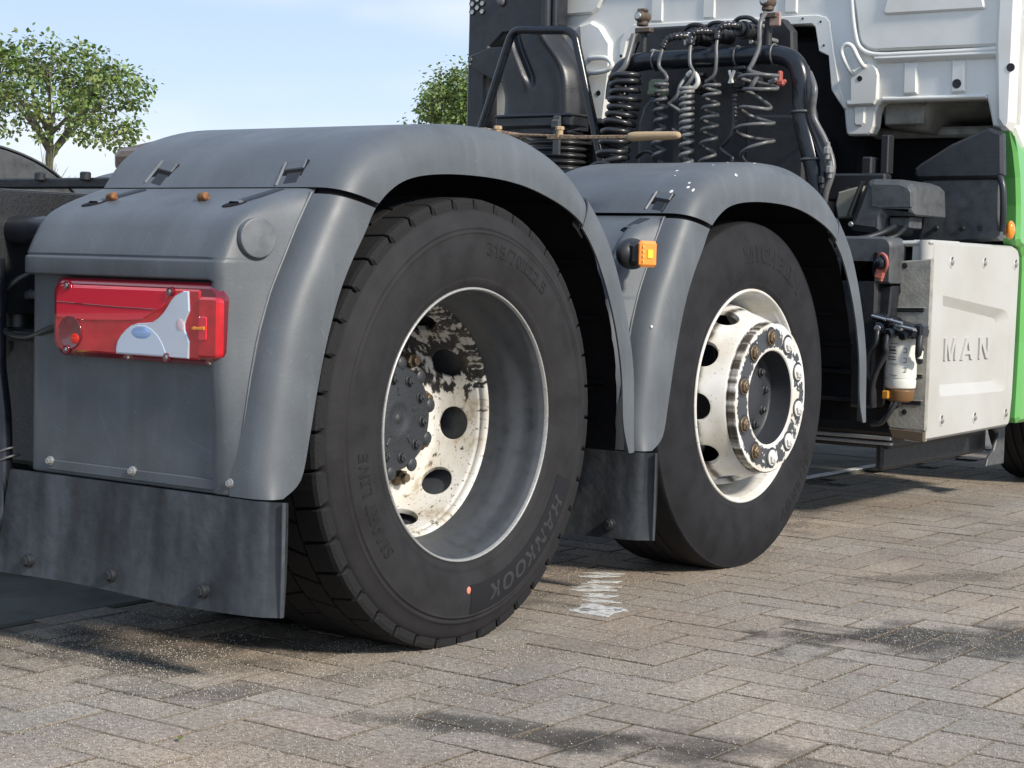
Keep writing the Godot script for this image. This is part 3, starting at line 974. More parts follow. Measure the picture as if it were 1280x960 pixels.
	for k in 10:
		var a := deg_to_rad(-7.0 + 36.0 * k + 18.0)
		mb.ball(Vector3(cos(a) * 0.124, sin(a) * 0.124, -0.207), Vector3(0.017, 0.017, 0.008), Basis(), 12, 6)
	for k in 5:
		var a := deg_to_rad(20.0 + 72.0 * k)
		mb.box(Vector3(cos(a) * 0.062, sin(a) * 0.062, -0.1995), Vector3(0.020, 0.008, 0.005), 0.0015, Basis(Vector3.BACK, a))
	add("hub", mb, M.hub, w)
	var nut := MB.new()
	nut.cyl(Vector3(0, 0, -0.004), Vector3(0, 0, 0.002), 0.0135, 16, 0.001)
	nut.hexnut(Vector3(0, 0, 0.001), Vector3(0, 0, 1), 0.0105, 0.009)
	nut.cyl(Vector3(0, 0, 0.008), Vector3(0, 0, 0.013), 0.0052, 10, 0.001)
	var hub_bolt := nut.mesh()
	for k in 10:
		var a := deg_to_rad(-7.0 + 36.0 * k)
		add("hub_bolt", hub_bolt, M.hub, w, Transform3D(Basis(Vector3.BACK, a * 1.7), Vector3(cos(a) * 0.0915, sin(a) * 0.0915, -0.202)))
	nut = MB.new()
	nut.cyl(Vector3(0, 0, -0.006), Vector3(0, 0, 0.003), 0.0215, 20, 0.001)
	nut.hexnut(Vector3(0, 0, 0.003), Vector3(0, 0, 1), 0.0185, 0.020)
	nut.cyl(Vector3(0, 0, 0.02), Vector3(0, 0, 0.034), 0.0105, 12, 0.0015)
	var wheel_nut := nut.mesh()
	for k in 10:
		var a := deg_to_rad(12.0 + 36.0 * k)
		add("wheel_nut", wheel_nut, M.nut, w, Transform3D(Basis(Vector3.BACK, k * 0.7), Vector3(cos(a) * 0.1675, sin(a) * 0.1675, -0.270)))
	# brake drum glimpsed through the hand holes
	mb = MB.new()
	mb.lathe([Vector2(0.0, -0.30), Vector2(0.14, -0.30), Vector2(0.20, -0.315), Vector2(0.205, -0.33), Vector2(0.205, -0.5)], 48)
	for k in 20:
		var a := TAU * k / 20.0
		mb.box(Vector3(cos(a) * 0.20, sin(a) * 0.20, -0.305), Vector3(0.09, 0.014, 0.02), 0.003, Basis(Vector3.BACK, a))
	add("brake_drum", mb, M.steel_dark, w)

	# inner wheel of the pair, and the pair on the far side
	var iw := node("inner_drive_wheel", truck, Transform3D(Basis(), centre + Vector3(0, 0, -0.345)))
	add("tyre", tyre_mesh, M.tread, iw)
	tag(add("tread", inner_mesh, M.tread, iw), "", "", "", "stuff")
	for q in [[0.0, -2.5], [0.0, -2.155]]:
		var fw := node("far_drive_wheel", truck, Transform3D(Basis(Vector3.UP, PI), Vector3(q[0], HC, q[1])))
		add("tyre", tyre_mesh, M.tread, fw)
		tag(add("tread", inner_mesh, M.tread, fw), "", "", "", "stuff")
	mb = MB.new()
	mb.cyl(Vector3(0, HC, -0.3), Vector3(0, HC, -2.2), 0.085, 24)
	mb.ball(Vector3(0.03, HC, -1.25), Vector3(0.27, 0.25, 0.22), Basis(), 24, 16)
	add("axle", mb, M.steel_dark, truck)
	mb = MB.new()
	mb.cyl(Vector3(MX, HC, -0.35), Vector3(MX, HC, -2.15), 0.055, 20)
	add("axle", mb, M.steel_dark, truck)

	# --- midlift axle: single tyre on a domed white rim
	w = node("midlift_wheel", truck, Transform3D(Basis(), Vector3(MX, HC, -0.05)))
	tag(w, "white domed wheel with ten nuts and smooth worn tyre behind the battery box")
	mb = MB.new()
	prof = []
	for q in WALL_FRONT: prof.append(q)
	prof.append(Vector2(0.490, -0.022))
	for zc in [-0.078, -0.118, -0.158, -0.198]:
		for d in [[-0.492, 0.0045], [-0.481, 0.0035], [-0.481, -0.0035], [-0.492, -0.0045]]: prof.append(Vector2(-d[0] + 0.002, zc + d[1]))
	prof.append(Vector2(0.490, -0.252))
	for i in range(WALL_FRONT.size() - 1, -1, -1): prof.append(Vector2(WALL_FRONT[i].x, -0.272 - WALL_FRONT[i].y))
	mb.lathe(prof, 120, 0.0, TAU, -HC + 0.0015)
	var tyre2 := mb.mesh()
	add("tyre", tyre2, M.rubber_front, w)
	mb = MB.new()
	arc_letters(mb, WALL_FRONT, "MICHELIN", 101.0, 0.376, 0.046, 1.12, 0.0012)
	arc_letters(mb, WALL_FRONT, "ENERGY", -28.0, 0.398, 0.030, 1.45, 0.0012)
	add("raised_lettering", mb, M.letter_dark, w)
	mb = MB.new()
	mb.lathe([Vector2(0.296, -0.012), Vector2(0.3020, -0.006), Vector2(0.3030, 0.001), Vector2(0.2995, 0.0055), Vector2(0.2945, 0.004), Vector2(0.2925, -0.004), Vector2(0.287, -0.012)], 120)
	mb.uv_span = 0.62
	add("rim_edge", mb, M.rimwhite, w)
	mb = MB.new()
	mb.lathe([Vector2(0.287, -0.012), Vector2(0.2840, -0.022), Vector2(0.2830, -0.045), Vector2(0.2760, -0.062), Vector2(0.2690, -0.085), Vector2(0.2660, -0.12), Vector2(0.2640, -0.16)], 120)
	mb.uv_span = 0.62
	add("barrel", mb, M.rimwhite, w)
	mb = MB.new()
	disc_holes(mb, 10, deg_to_rad(113.0), [Vector2(0.2150, 0.0420), Vector2(0.2195, 0.0330), Vector2(0.2290, 0.0080), Vector2(0.2420, -0.0240), Vector2(0.2530, -0.0560), Vector2(0.2600, -0.0850), Vector2(0.2655, -0.1250)], 0.072, 0.0385, 0.0360)
	mb.lathe([Vector2(0.2150, 0.0420), Vector2(0.2130, 0.0450), Vector2(0.2118, 0.0465)], 120)
	mb.uv_span = 0.92; mb.uv_k = -1.0; mb.uv_z = 0.042
	add("disc", mb, M.rimwhite, w)
	mb = MB.new()
	mb.lathe([Vector2(0.2118, 0.0465), Vector2(0.2085, 0.0470), Vector2(0.2080, 0.0495), Vector2(0.2105, 0.052), Vector2(0.2110, 0.056)], 120)
	mb.lathe([Vector2(0.2110, 0.056), Vector2(0.2110, 0.069), Vector2(0.2095, 0.0725), Vector2(0.2065, 0.074), Vector2(0.1365, 0.074), Vector2(0.1325, 0.0725), Vector2(0.1312, 0.069)], 120)
	mb.uv_span = 0.62
	add("wheel_flange", mb, M.rimface, w)
	mb = MB.new()
	mb.lathe([Vector2(0.1312, 0.069), Vector2(0.1300, 0.060), Vector2(0.1295, 0.008), Vector2(0.118, 0.004), Vector2(0.110, 0.002), Vector2(0.074, 0.002), Vector2(0.069, 0.010), Vector2(0.062, 0.016), Vector2(0.030, 0.018), Vector2(0.0, 0.0185)], 80)
	add("hub", mb, M.hub, w)
	for k in 10:
		var a := deg_to_rad(9.5 + 36.0 * k)
		add("hub_bolt", hub_bolt, M.hub, w, Transform3D(Basis(Vector3.BACK, a), Vector3(cos(a) * 0.0925, sin(a) * 0.0925, 0.006)))
	nut = MB.new()
	nut.cyl(Vector3(0, 0, -0.002), Vector3(0, 0, 0.004), 0.0225, 20, 0.001)
	nut.hexnut(Vector3(0, 0, 0.003), Vector3(0, 0, 1), 0.0175, 0.009)
	wheel_nut = nut.mesh()
	var stud := MB.new()
	stud.cyl(Vector3(0, 0, 0.008), Vector3(0, 0, 0.015), 0.0100, 14, 0.0015)
	var stud_mesh := stud.mesh()
	var ring := MB.new()
	ring.lathe([Vector2(0.0225, 0.0), Vector2(0.0285, 0.0009), Vector2(0.0300, 0.0)], 24)
	var ring_mesh := ring.mesh()
	for k in 10:
		var a := deg_to_rad(95.0 + 36.0 * k)
		var at := Transform3D(Basis(Vector3.BACK, k * 1.1), Vector3(cos(a) * 0.170, sin(a) * 0.170, 0.0745))
		add("wheel_nut", wheel_nut, M.nut if k < 5 else M.white_bare, w, at)
		add("stud_end", stud_mesh, M.nut if k < 5 else M.white_bare, w, at)
		add("nut_seat", ring_mesh, M.hub, w, at)
	var fw2 := node("far_midlift_wheel", truck, Transform3D(Basis(Vector3.UP, PI), Vector3(MX, HC, -2.5)))
	add("tyre", tyre2, M.tread, fw2)
	# steering axle under the cab
	for q in [[4.36, -0.06, 0.0], [4.36, -2.44, PI]]:
		var sw := node("steering_wheel" if false else "front_wheel", truck, Transform3D(Basis(Vector3.UP, q[2]), Vector3(q[0], HC, q[1])))
		add("tyre", tyre2, M.rubber_front, sw)
		mb = MB.new()
		mb.lathe([Vector2(0.302, -0.004), Vector2(0.29, -0.004), Vector2(0.28, -0.05), Vector2(0.22, -0.04), Vector2(0.21, 0.02), Vector2(0.13, 0.02), Vector2(0.12, -0.04), Vector2(0.0, -0.03)], 48)
		mb.uv_span = 0.62
		add("rim", mb, M.rimwhite, sw)

# disc swept from a meridian (radius, z), with n round hand holes centred sc along it
func disc_holes(mb: MB, n: int, phase: float, prof: Array, sc: float, ht: float, hs: float) -> void:
	var cum := [0.0]
	for i in prof.size() - 1: cum.append(cum[-1] + prof[i].distance_to(prof[i + 1]))
	var total: float = cum[-1]
	var at := func(s: float) -> Vector2:
		for i in prof.size() - 1:
			if s <= cum[i + 1] or i == prof.size() - 2: return prof[i].lerp(prof[i + 1], clampf((s - cum[i]) / (cum[i + 1] - cum[i]), 0.0, 1.0))
		return prof[-1]
	var rc: float = at.call(sc).x
	var step := TAU / n
	# directions round the hole, with the sector's four corners among them
	var dirs := []
	for k in 48: dirs.append(TAU * (k + 0.5) / 48.0)
	for q in [[1, total - sc], [-1, total - sc], [-1, -sc], [1, -sc]]:
		dirs.append(fposmod(atan2(q[1], q[0] * step * 0.5 * rc), TAU))
	dirs.sort()
	var seg := dirs.size()
	for k0 in n:
		var ca := phase + k0 * step
		var rows := []
		for lvl in 8:
			var row := PackedVector3Array()
			for k in seg:
				var a: float = dirs[k]
				var du := cos(a); var dv := sin(a)
				var tu := (step * 0.5 * rc) / maxf(absf(du), 1e-6)
				var tv := ((total - sc) if dv > 0.0 else sc) / maxf(absf(dv), 1e-6)
				var te := minf(tu, tv)
				var th := minf(1.0 / sqrt(du * du / (ht * ht) + dv * dv / (hs * hs)), te * 0.95)
				var t := th
				if lvl >= 2: t = lerpf(th + minf(0.0015, (te - th) * 0.5), te, (lvl - 2) / 5.0)
				var u := du * t
				var s := sc + dv * t
				var q: Vector2 = at.call(s)
				var q2: Vector2 = at.call(s + 0.002); var q0: Vector2 = at.call(s - 0.002)
				var tg := (q2 - q0).normalized()
				var nn := Vector2(-tg.y, tg.x)
				if nn.y > 0.0: nn = -nn
				if lvl == 0: q += nn * 0.014
				elif lvl == 1: q += nn * 0.0014
				var ang := ca + u / rc
				row.append(Vector3(cos(ang) * q.x, sin(ang) * q.x, q.y))
			rows.append(row)
		mb.grid(rows, false, true)

# ------------------------------------------------------------------ mudguards
# seen from the side, relative to the wheel: lower (lip) edge and outer (shoulder) edge, rear to front
const LIP := [Vector2(-0.595, 0.375), Vector2(-0.545, 0.408), Vector2(-0.522, 0.490), Vector2(-0.500, 0.590), Vector2(-0.474, 0.685), Vector2(-0.440, 0.775), Vector2(-0.405, 0.838), Vector2(-0.368, 0.893), Vector2(-0.332, 0.949), Vector2(-0.270, 0.993), Vector2(-0.200, 1.014), Vector2(-0.10, 1.0235), Vector2(0.016, 1.0245), Vector2(0.12, 1.019), Vector2(0.21, 1.006), Vector2(0.30, 0.984), Vector2(0.37, 0.960), Vector2(0.425, 0.930), Vector2(0.480, 0.878), Vector2(0.527, 0.812), Vector2(0.566, 0.742), Vector2(0.600, 0.660), Vector2(0.625, 0.565), Vector2(0.638, 0.450), Vector2(0.668, 0.376)]
const SHO := [Vector2(-0.640, 0.375), Vector2(-0.637, 0.430), Vector2(-0.626, 0.510), Vector2(-0.609, 0.600), Vector2(-0.588, 0.690), Vector2(-0.556, 0.775), Vector2(-0.523, 0.835), Vector2(-0.484, 0.905), Vector2(-0.440, 0.975), Vector2(-0.385, 1.040), Vector2(-0.310, 1.085), Vector2(-0.19, 1.119), Vector2(-0.05, 1.135), Vector2(0.07, 1.139), Vector2(0.18, 1.132), Vector2(0.29, 1.106), Vector2(0.38, 1.068), Vector2(0.462, 1.008), Vector2(0.555, 0.920), Vector2(0.612, 0.832), Vector2(0.652, 0.748), Vector2(0.685, 0.660), Vector2(0.707, 0.565), Vector2(0.713, 0.450), Vector2(0.713, 0.377)]
const PARTING_REAR := 8.0
const PARTING_FRONT := 17.0

func station(list: Array, t: float) -> Vector2:
	var i := clampi(int(t), 0, list.size() - 2)
	var p0: Vector2 = list[maxi(i - 1, 0)]; var p1: Vector2 = list[i]; var p2: Vector2 = list[i + 1]; var p3: Vector2 = list[mini(i + 2, list.size() - 1)]
	return p1.cubic_interpolate(p2, p0, p3, t - i)

# point on the shell: t along the arch, a from 0 (lip) to 1 (shoulder)
func shell_pt(t: float, a: float, zs: float, grow := 0.0) -> Vector3:
	var l := station(LIP, t); var s := station(SHO, t)
	var ang := a * PI * 0.5
	var p := l.lerp(s, pow(sin(ang), 0.70))
	var d := (s - l).normalized() * grow
	return Vector3(p.x + d.x, p.y + d.y, -zs * (1.0 - pow(maxf(cos(ang), 0.0), 0.62)) + grow * cos(ang))

# a rounded shell between two stations, from the lip round the shoulder and inboard to z_in
func shell(mb: MB, t0: float, t1: float, zs: float, z_in: float, off: Vector3, grow := 0.0, step := 0.25, thick := 0.005) -> void:
	mb.xf = Transform3D(Basis(), off)
	var outer := []
	var inner := []
	var n := int(ceil((t1 - t0) / step))
	for i in n + 1:
		var t := lerpf(t0, t1, float(i) / n)
		var l := station(LIP, t); var s := station(SHO, t)
		var row := PackedVector3Array(); var rin := PackedVector3Array()
		var dirn := (s - l).normalized()
		for a in 13:
			var p := shell_pt(t, a / 12.0, zs, grow)
			row.append(p)
			var ang := a / 12.0 * PI * 0.5
			rin.append(p - Vector3(dirn.x * sin(ang), dirn.y * sin(ang), cos(ang)) * thick)
		var e: Vector3 = row[12]
		var k := 4
		for j in k:
			var z := lerpf(e.z, z_in, (j + 1.0) / k)
			row.append(Vector3(e.x, e.y, z))
			rin.append(Vector3(e.x - dirn.x * thick, e.y - dirn.y * thick, z))
		outer.append(row); inner.append(rin)
	mb.grid(outer)
	mb.grid(inner)
	# edges
	var a0 := PackedVector3Array(); var a1 := PackedVector3Array(); var b0 := PackedVector3Array(); var b1 := PackedVector3Array()
	for i in n + 1:
		a0.append(outer[i][0]); a1.append(inner[i][0])
		b0.append(outer[i][-1]); b1.append(inner[i][-1])
	mb.grid([a0, a1]); mb.grid([b0, b1])
	mb.grid([outer[0], inner[0]]); mb.grid([outer[-1], inner[-1]])
	mb.xf = Transform3D()

# rear body of a mudguard: side outline (x, h) swept inboard, its outer end rounded into the flange
func guard_body(mb: MB, off: Vector3, prof: Array, z_out: float, z_in: float, proud: Array) -> void:
	mb.xf = Transform3D(Basis(), off)
	var cols := []
	# z stations: flange valley, side face, rounding, face ... left end with a small return
	var zs := [[-0.076, 2.0], [-0.084, 1.6], [-0.094, 1.1], [-0.104, 0.55], [-0.112, 0.2], [-0.120, 0.04], [-0.130, 0.0], [-0.138, 0.0], [-0.146, -0.45], [-0.152, -1.0]]
	var m := 12
	for i in m: zs.append([lerpf(-0.16, z_in + 0.02, float(i) / (m - 1)), -1.0])
	zs.append([z_in + 0.008, -0.8]); zs.append([z_in, -0.4]); zs.append([z_in - 0.002, 0.8]); zs.append([z_in - 0.002, 3.0])
	for s in zs:
		var row := PackedVector3Array()
		for k in prof.size():
			var p: Vector2 = prof[k]
			var x := p.x
			var h := p.y
			if s[1] > 0.0:
				# towards the flange the side face runs forward to meet the shoulder
				var v := shoulder_x(h) + 0.004
				var f := clampf(s[1] / 2.0, 0.0, 1.0)
				if s[1] >= 3.0: x = x + 0.25
				elif s[0] < -0.2: x = x + 0.02 * s[1]
				else: x = lerpf(x - proud[k], maxf(v, x), f)
			elif s[1] > -1.0 and s[0] > -0.2: x = x - proud[k] * (1.0 + s[1])
			elif s[1] > -1.0: x = x + 0.006 * (1.0 + s[1])
			row.append(Vector3(x, h, s[0]))
		cols.append(row)
	mb.grid(cols)
	mb.xf = Transform3D()

func prof_x(prof: Array, h: float) -> float:
	for i in prof.size() - 1:
		if h >= prof[i].y and h <= prof[i + 1].y and prof[i + 1].y > prof[i].y:
			return lerpf(prof[i].x, prof[i + 1].x, (h - prof[i].y) / (prof[i + 1].y - prof[i].y))
	return prof[-1].x

func shoulder_x(h: float) -> float:
	for i in SHO.size() - 1:
		if h >= SHO[i].y and h <= SHO[i + 1].y:
			return lerpf(SHO[i].x, SHO[i + 1].x, (h - SHO[i].y) / (SHO[i + 1].y - SHO[i].y))
	return SHO[0].x if h < SHO[0].y else -0.36

func mudguards() -> void:
	var g := node("rear_mudguard", truck)
	tag(g, "large grey plastic mudguard over the drive wheel, carrying the tail lamp")
	guard(g, 0.0, -0.69, true)
	g = node("midlift_mudguard", truck)
	tag(g, "scuffed grey plastic mudguard over the white midlift wheel")
	guard(g, MX, -0.50, false)
	# far-side mudguards, mirrored
	for q in [[0.0, -0.69], [MX, -0.50]]:
		var f := node("far_mudguard", truck)
		var mb := MB.new()
		shell(mb, 0.0, PARTING_REAR - 0.03, 0.085, q[1], Vector3(q[0], 0, 0), 0.0, 0.5)
		shell(mb, PARTING_REAR + 0.03, PARTING_FRONT - 0.03, 0.09, q[1], Vector3(q[0], 0, 0), 0.004, 0.25)
		shell(mb, PARTING_FRONT + 0.03, 24.0, 0.06, q[1], Vector3(q[0], 0, 0), 0.0, 0.5)
		for i in mb.V.size():
			mb.V[i].z = -2.5 - mb.V[i].z
			mb.N[i].z = -mb.N[i].z
		for i in range(0, mb.I.size(), 3):
			var t := mb.I[i]; mb.I[i] = mb.I[i + 1]; mb.I[i + 1] = t
		add("cover", mb, M.cover_grey, f)
		var poly := PackedVector2Array()
		for i in 37:
			var sp := station(SHO, lerpf(4.0, 20.0, i / 36.0))
			poly.append(Vector2(q[0] + sp.x * 0.985, sp.y - 0.006))
		for i in 37:
			var sp := station(LIP, lerpf(20.0, 4.0, i / 36.0))
			poly.append(Vector2(q[0] + sp.x * 0.9, sp.y - 0.12))
		mb = MB.new()
		mb.prism(poly, -2.5 - q[1] - 0.012, -2.5 - q[1] + 0.004, 0.003)
		add("inner_wall", mb, M.cover_grey, f)

func guard(g: Node3D, cx: float, z_in: float, lamp: bool) -> void:
	var off := Vector3(cx, 0, 0)
	var mb := MB.new()
	shell(mb, 0.0, PARTING_REAR - 0.08, 0.080, -0.10, off)
	add("rear_flange", mb, M.plastic, g)
	# raised bead where the flange leaves the body
	mb = MB.new()
	var bead := []
	for k in 15:
		var h := lerpf(0.972, 0.50, k / 14.0)
		bead.append(Vector3(cx + shoulder_x(h) - 0.001, h, -0.0785))
	var bead_r := []
	for k in 15: bead_r.append(0.0032 * clampf((14.5 - k) / 5.0, 0.1, 1.0))
	mb.tube(bead, bead_r, 8)
	add("flange_bead", mb, M.cap, g)
	# body
	var prof := []
	var proud := []
	if lamp:
		for q in [[-0.628, 0.374, 0.006], [-0.632, 0.378, 0.009], [-0.632, 0.44, 0.010], [-0.632, 0.50, 0.013], [-0.632, 0.56, 0.019], [-0.632, 0.62, 0.024], [-0.632, 0.70, 0.026], [-0.632, 0.785, 0.026], [-0.632, 0.791, 0.026], [-0.654, 0.793, 0.004], [-0.658, 0.797, 0.0], [-0.658, 0.826, 0.0], [-0.656, 0.831, 0.0], [-0.6505, 0.8325, 0.003], [-0.6505, 0.8355, 0.003], [-0.652, 0.838, 0.001], [-0.640, 0.862, 0.0], [-0.620, 0.896, 0.0], [-0.607, 0.911, 0.001], [-0.588, 0.925, 0.002], [-0.560, 0.939, 0.003], [-0.525, 0.953, 0.005], [-0.490, 0.965, 0.005], [-0.460, 0.975, 0.004], [-0.445, 0.980, 0.002], [-0.42, 0.981, 0.0], [-0.36, 0.981, 0.0]]:
			prof.append(Vector2(q[0], q[1])); proud.append(q[2])
	else:
		for q in [[-0.632, 0.374, 0.0], [-0.634, 0.378, 0.0], [-0.634, 0.50, 0.006], [-0.630, 0.60, 0.014], [-0.622, 0.68, 0.020], [-0.613, 0.755, 0.022], [-0.6115, 0.758, 0.022], [-0.612, 0.763, 0.024], [-0.611, 0.768, 0.024], [-0.596, 0.82, 0.020], [-0.570, 0.87, 0.015], [-0.535, 0.915, 0.012], [-0.50, 0.945, 0.008], [-0.47, 0.960, 0.005], [-0.435, 0.975, 0.002], [-0.41, 0.977, 0.0], [-0.36, 0.977, 0.0]]:
			prof.append(Vector2(q[0], q[1])); proud.append(q[2])
	mb = MB.new()
	guard_body(mb, off, prof, -0.10, z_in, proud)
	add("rear_body", mb, M.plastic, g)
	# dark sealing strips behind the two joints of the cover
	for q in [[PARTING_REAR - 0.35, PARTING_REAR + 0.45, 0.085], [PARTING_FRONT - 0.4, PARTING_FRONT + 0.4, 0.060]]:
		mb = MB.new()
		shell(mb, q[0], q[1], q[2], -0.20, off, -0.010, 0.2, 0.003)
		add("joint_strip", mb, M.liner, g)
	# top cover and front flange
	mb = MB.new()
	shell(mb, PARTING_REAR + 0.10, PARTING_FRONT - 0.06, 0.095, z_in, off, 0.004, 0.2, 0.006)
	add("top_cover", mb, M.plastic, g)
	mb = MB.new()
	shell(mb, PARTING_FRONT + 0.06, 24.0, 0.034, -0.040, off, 0.0, 0.2, 0.005)
	add("front_flange", mb, M.plastic, g)
	# dark inner liner with stiffening ribs
	mb = MB.new()
	mb.xf = Transform3D(Basis(), off)
	var lrows := []
	for i in 97:
		var t := i * 0.25
		var sp := station(SHO, t)
		var inw := (station(LIP, t) - sp).normalized()
		var row := PackedVector3Array()
		for k in 7:
			var zz := lerpf(-0.055, z_in, k / 6.0)
			var d := 0.022 + 0.004 * float(i % 4 == 0)
			row.append(Vector3(sp.x + inw.x * d, sp.y + inw.y * d, zz))
		lrows.append(row)
	mb.grid(lrows)
	add("liner", mb, M.liner, g)
	for k in 13:
		mb = MB.new()
		var t := 1.5 + k * 1.72
		var sp := station(SHO, t)
		var inw := (station(LIP, t) - sp).normalized()
		mb.box(Vector3(cx + sp.x + inw.x * 0.027, sp.y + inw.y * 0.027, (z_in - 0.07) * 0.5), Vector3(0.012, 0.012, absf(z_in) - 0.10), 0.003, Basis(Vector3.BACK, inw.angle()))
		add("liner_rib", mb, M.liner, g)
	# latches of the top cover: a notch in the cover's edge, a strap in a channel down the body
	var lat := [[-0.158, -0.150, -0.152, -0.198], [-0.525, -0.540, -0.550, -0.612]] if lamp else [[-0.100, -0.112, -0.128, -0.150]]
	for q in lat:
		var a := Vector3(cx - 0.3935, 1.0385, q[0]); var b := Vector3(cx - 0.4335, 0.9850, q[1])
		var dr := (b - a).normalized()
		var across := (Vector3(0, 0, 1) - dr * dr.z).normalized()
		var up := across.cross(dr).normalized()
		if up.x > 0.0: up = -up
		var bs := Basis(across, up, across.cross(up))
		var len := (b - a).length()
		var l := MB.new()
		l.box((a + b) * 0.5 - up * 0.004, Vector3(0.056, 0.014, len), 0.002, bs)
		add("latch_notch", l, M.liner, g)
		l = MB.new()
		l.box(a.lerp(b, 0.20) + up * 0.0005, Vector3(0.050, 0.009, len * 0.36), 0.002, bs)
		add("latch_clip", l, M.plastic, g)
		l = MB.new()
		l.box(a.lerp(b, 0.72) - up * 0.0010 + across * 0.004, Vector3(0.038, 0.009, len * 0.46), 0.002, bs)
		add("latch_tongue", l, M.black, g)
		l = MB.new()
		l.box(a.lerp(b, 0.52) - up * 0.001 - across * 0.031, Vector3(0.012, 0.014, len * 1.02), 0.005, bs)
		add("latch_cheek", l, M.cap, g)
		# strap and slot follow the body's surface
		var h0 := 0.9755 if lamp else 0.966
		var h1 := 0.936 if lamp else 0.931
		for part_ in 3:
			l = MB.new()
			var rows2 := []
			var f0: float = [0.0, 0.60, 0.72][part_]; var f1: float = [0.72, 1.0, 0.80][part_]
			var wd: float = [0.042, 0.056, 0.034][part_]
			var pr: float = [0.0030, 0.0022, 0.0062][part_]
			for i in 9:
				var f := lerpf(f0, f1, i / 8.0)
				var h := lerpf(h0, h1, f)
				var x := prof_x(prof, h); var x2 := prof_x(prof, h + 0.006)
				var nn := Vector2(-0.006, x2 - x).normalized()
				if nn.y < 0.0: nn = -nn
				var taper := 1.0
				if part_ == 1: taper = sqrt(maxf(1.0 - pow(i / 4.0 - 1.0, 2.0), 0.0))
				var zc := lerpf(q[2], q[3], f)
				var row := PackedVector3Array()
				for k in 7:
					var u := k / 6.0 * 2.0 - 1.0
					var lift := pr - 0.006 * pow(absf(u), 8.0)
					row.append(Vector3(cx + x + nn.x * lift, h + nn.y * lift, zc + u * wd * 0.5 * taper))
				rows2.append(row)
			l.grid(rows2)
			add(["latch_strap", "latch_hole", "latch_pin"][part_], l, [M.black, M.liner, M.plastic][part_], g)
	if lamp:
		# round blanking cap in the side of the body
		mb = MB.new()
		var nrm := Vector3(-0.30, 0.04, 0.95).normalized()
		var u := Vector3.UP.cross(nrm).normalized()
		mb.xf = Transform3D(Basis(u, nrm.cross(u), nrm), Vector3(-0.583, 0.877, -0.0905))
		mb.lathe([Vector2(0.0395, -0.012), Vector2(0.0395, 0.0035), Vector2(0.0385, 0.005), Vector2(0.0365, 0.0058), Vector2(0.0, 0.0066)], 48)
		add("blanking_cap", mb, M.cap, g)
		for q in [[-0.520, 0.952, -0.570], [-0.520, 0.952, -0.300]]:
			mb = MB.new()
			mb.cyl(Vector3(q[0], q[1] - 0.01, q[2]), Vector3(q[0] - 0.006, q[1] + 0.012, q[2]), 0.011, 14, 0.003)
			mb.cyl(Vector3(q[0] - 0.006, q[1] + 0.006, q[2] - 0.008), Vector3(q[0] - 0.010, q[1] + 0.009, q[2] + 0.016), 0.0085, 12, 0.002)
			add("rusty_bolt", mb, M.rust, g)
		# pressed strip along the foot of the body and its three bolts
		mb = MB.new()
		mb.box(Vector3(-0.6335, 0.392, -0.36), Vector3(0.006, 0.022, 0.56), 0.002)
		add("foot_strip", mb, M.plastic, g)
		for z in [-0.625, -0.375, -0.100]:
			mb = MB.new()
			mb.cyl(Vector3(-0.632, 0.400, z), Vector3(-0.640, 0.400, z), 0.0105, 16, 0.002)
			mb.hexnut(Vector3(-0.639, 0.400, z), Vector3(-1, 0, 0), 0.0075, 0.007)
			add("foot_bolt", mb, M.bolt, g)
		mb = MB.new()
		mb.cyl(Vector3(-0.630, 0.495, -0.140), Vector3(-0.6335, 0.495, -0.140), 0.006, 12, 0.001)
		add("drilled_hole", mb, M.liner, g)
	else:
		# amber side marker on a black base
		var mk := node("side_marker", g)
		mb = MB.new()
		var nrm := Vector3(-0.20, 0.0, 0.98).normalized()
		var u := Vector3.UP.cross(nrm).normalized()
		var bs := Basis(u, Vector3.UP, nrm)
		var c := Vector3(0.742, 0.873, -0.036)
		mb.box(c + nrm * -0.004, Vector3(0.064, 0.062, 0.052), 0.012, bs)
		mb.ball(c + nrm * -0.022, Vector3(0.052, 0.040, 0.03), bs, 16, 10)
		add("base", mb, M.black, mk)
		mb = MB.new()
		mb.box(c + nrm * 0.030, Vector3(0.062, 0.066, 0.018), 0.007, bs)
		add("lens", mb, M.amber, mk)
		mb = MB.new()
		mb.box(c + nrm * 0.0405, Vector3(0.020, 0.022, 0.003), 0.001, bs)
		for k in 4: mb.box(c + nrm * 0.0402 + u * -0.025 + Vector3.UP * (-0.018 + 0.012 * k), Vector3(0.004, 0.006, 0.002), 0.0005, bs)
		var br := mat(lin(0.95, 0.55, 0.05), 0.2)
		add("reflector", mb, br, mk)
		# paint chips along the crown of the cover
		for q in [[9.0, 0.93, -0.02], [9.15, 0.7, 0.0], [10.0, 1.0, -0.03], [10.4, 1.0, -0.05], [9.5, 0.86, 0.0], [11.0, 0.96, 0.0], [11.7, 0.99, 0.0], [10.9, 0.45, 0.0], [12.3, 0.8, 0.0], [9.25, 0.82, 0.0], [4.0, 0.6, 0.0]]:
			mb = MB.new()
			var p := shell_pt(q[0], q[1], 0.095, 0.0045)
			var p2 := shell_pt(q[0] + 0.2, q[1], 0.095, 0.0045)
			var p3 := shell_pt(q[0], minf(q[1] + 0.05, 1.0), 0.095, 0.0045)
			var e1 := (p2 - p).normalized()
			var nn := e1.cross((p3 - p).normalized() if q[1] < 0.97 else Vector3(0, 0, -1)).normalized()
			mb.ball(off + p + Vector3(0, 0, q[2]), Vector3(0.003 + 0.006 * fposmod(q[0] * 7.3, 1.0), 0.0008, 0.002 + 0.004 * fposmod(q[0] * 3.1, 1.0)), Basis(e1, nn, e1.cross(nn)), 9, 5)
			add("paint_chip", mb, M.white_bare, g)

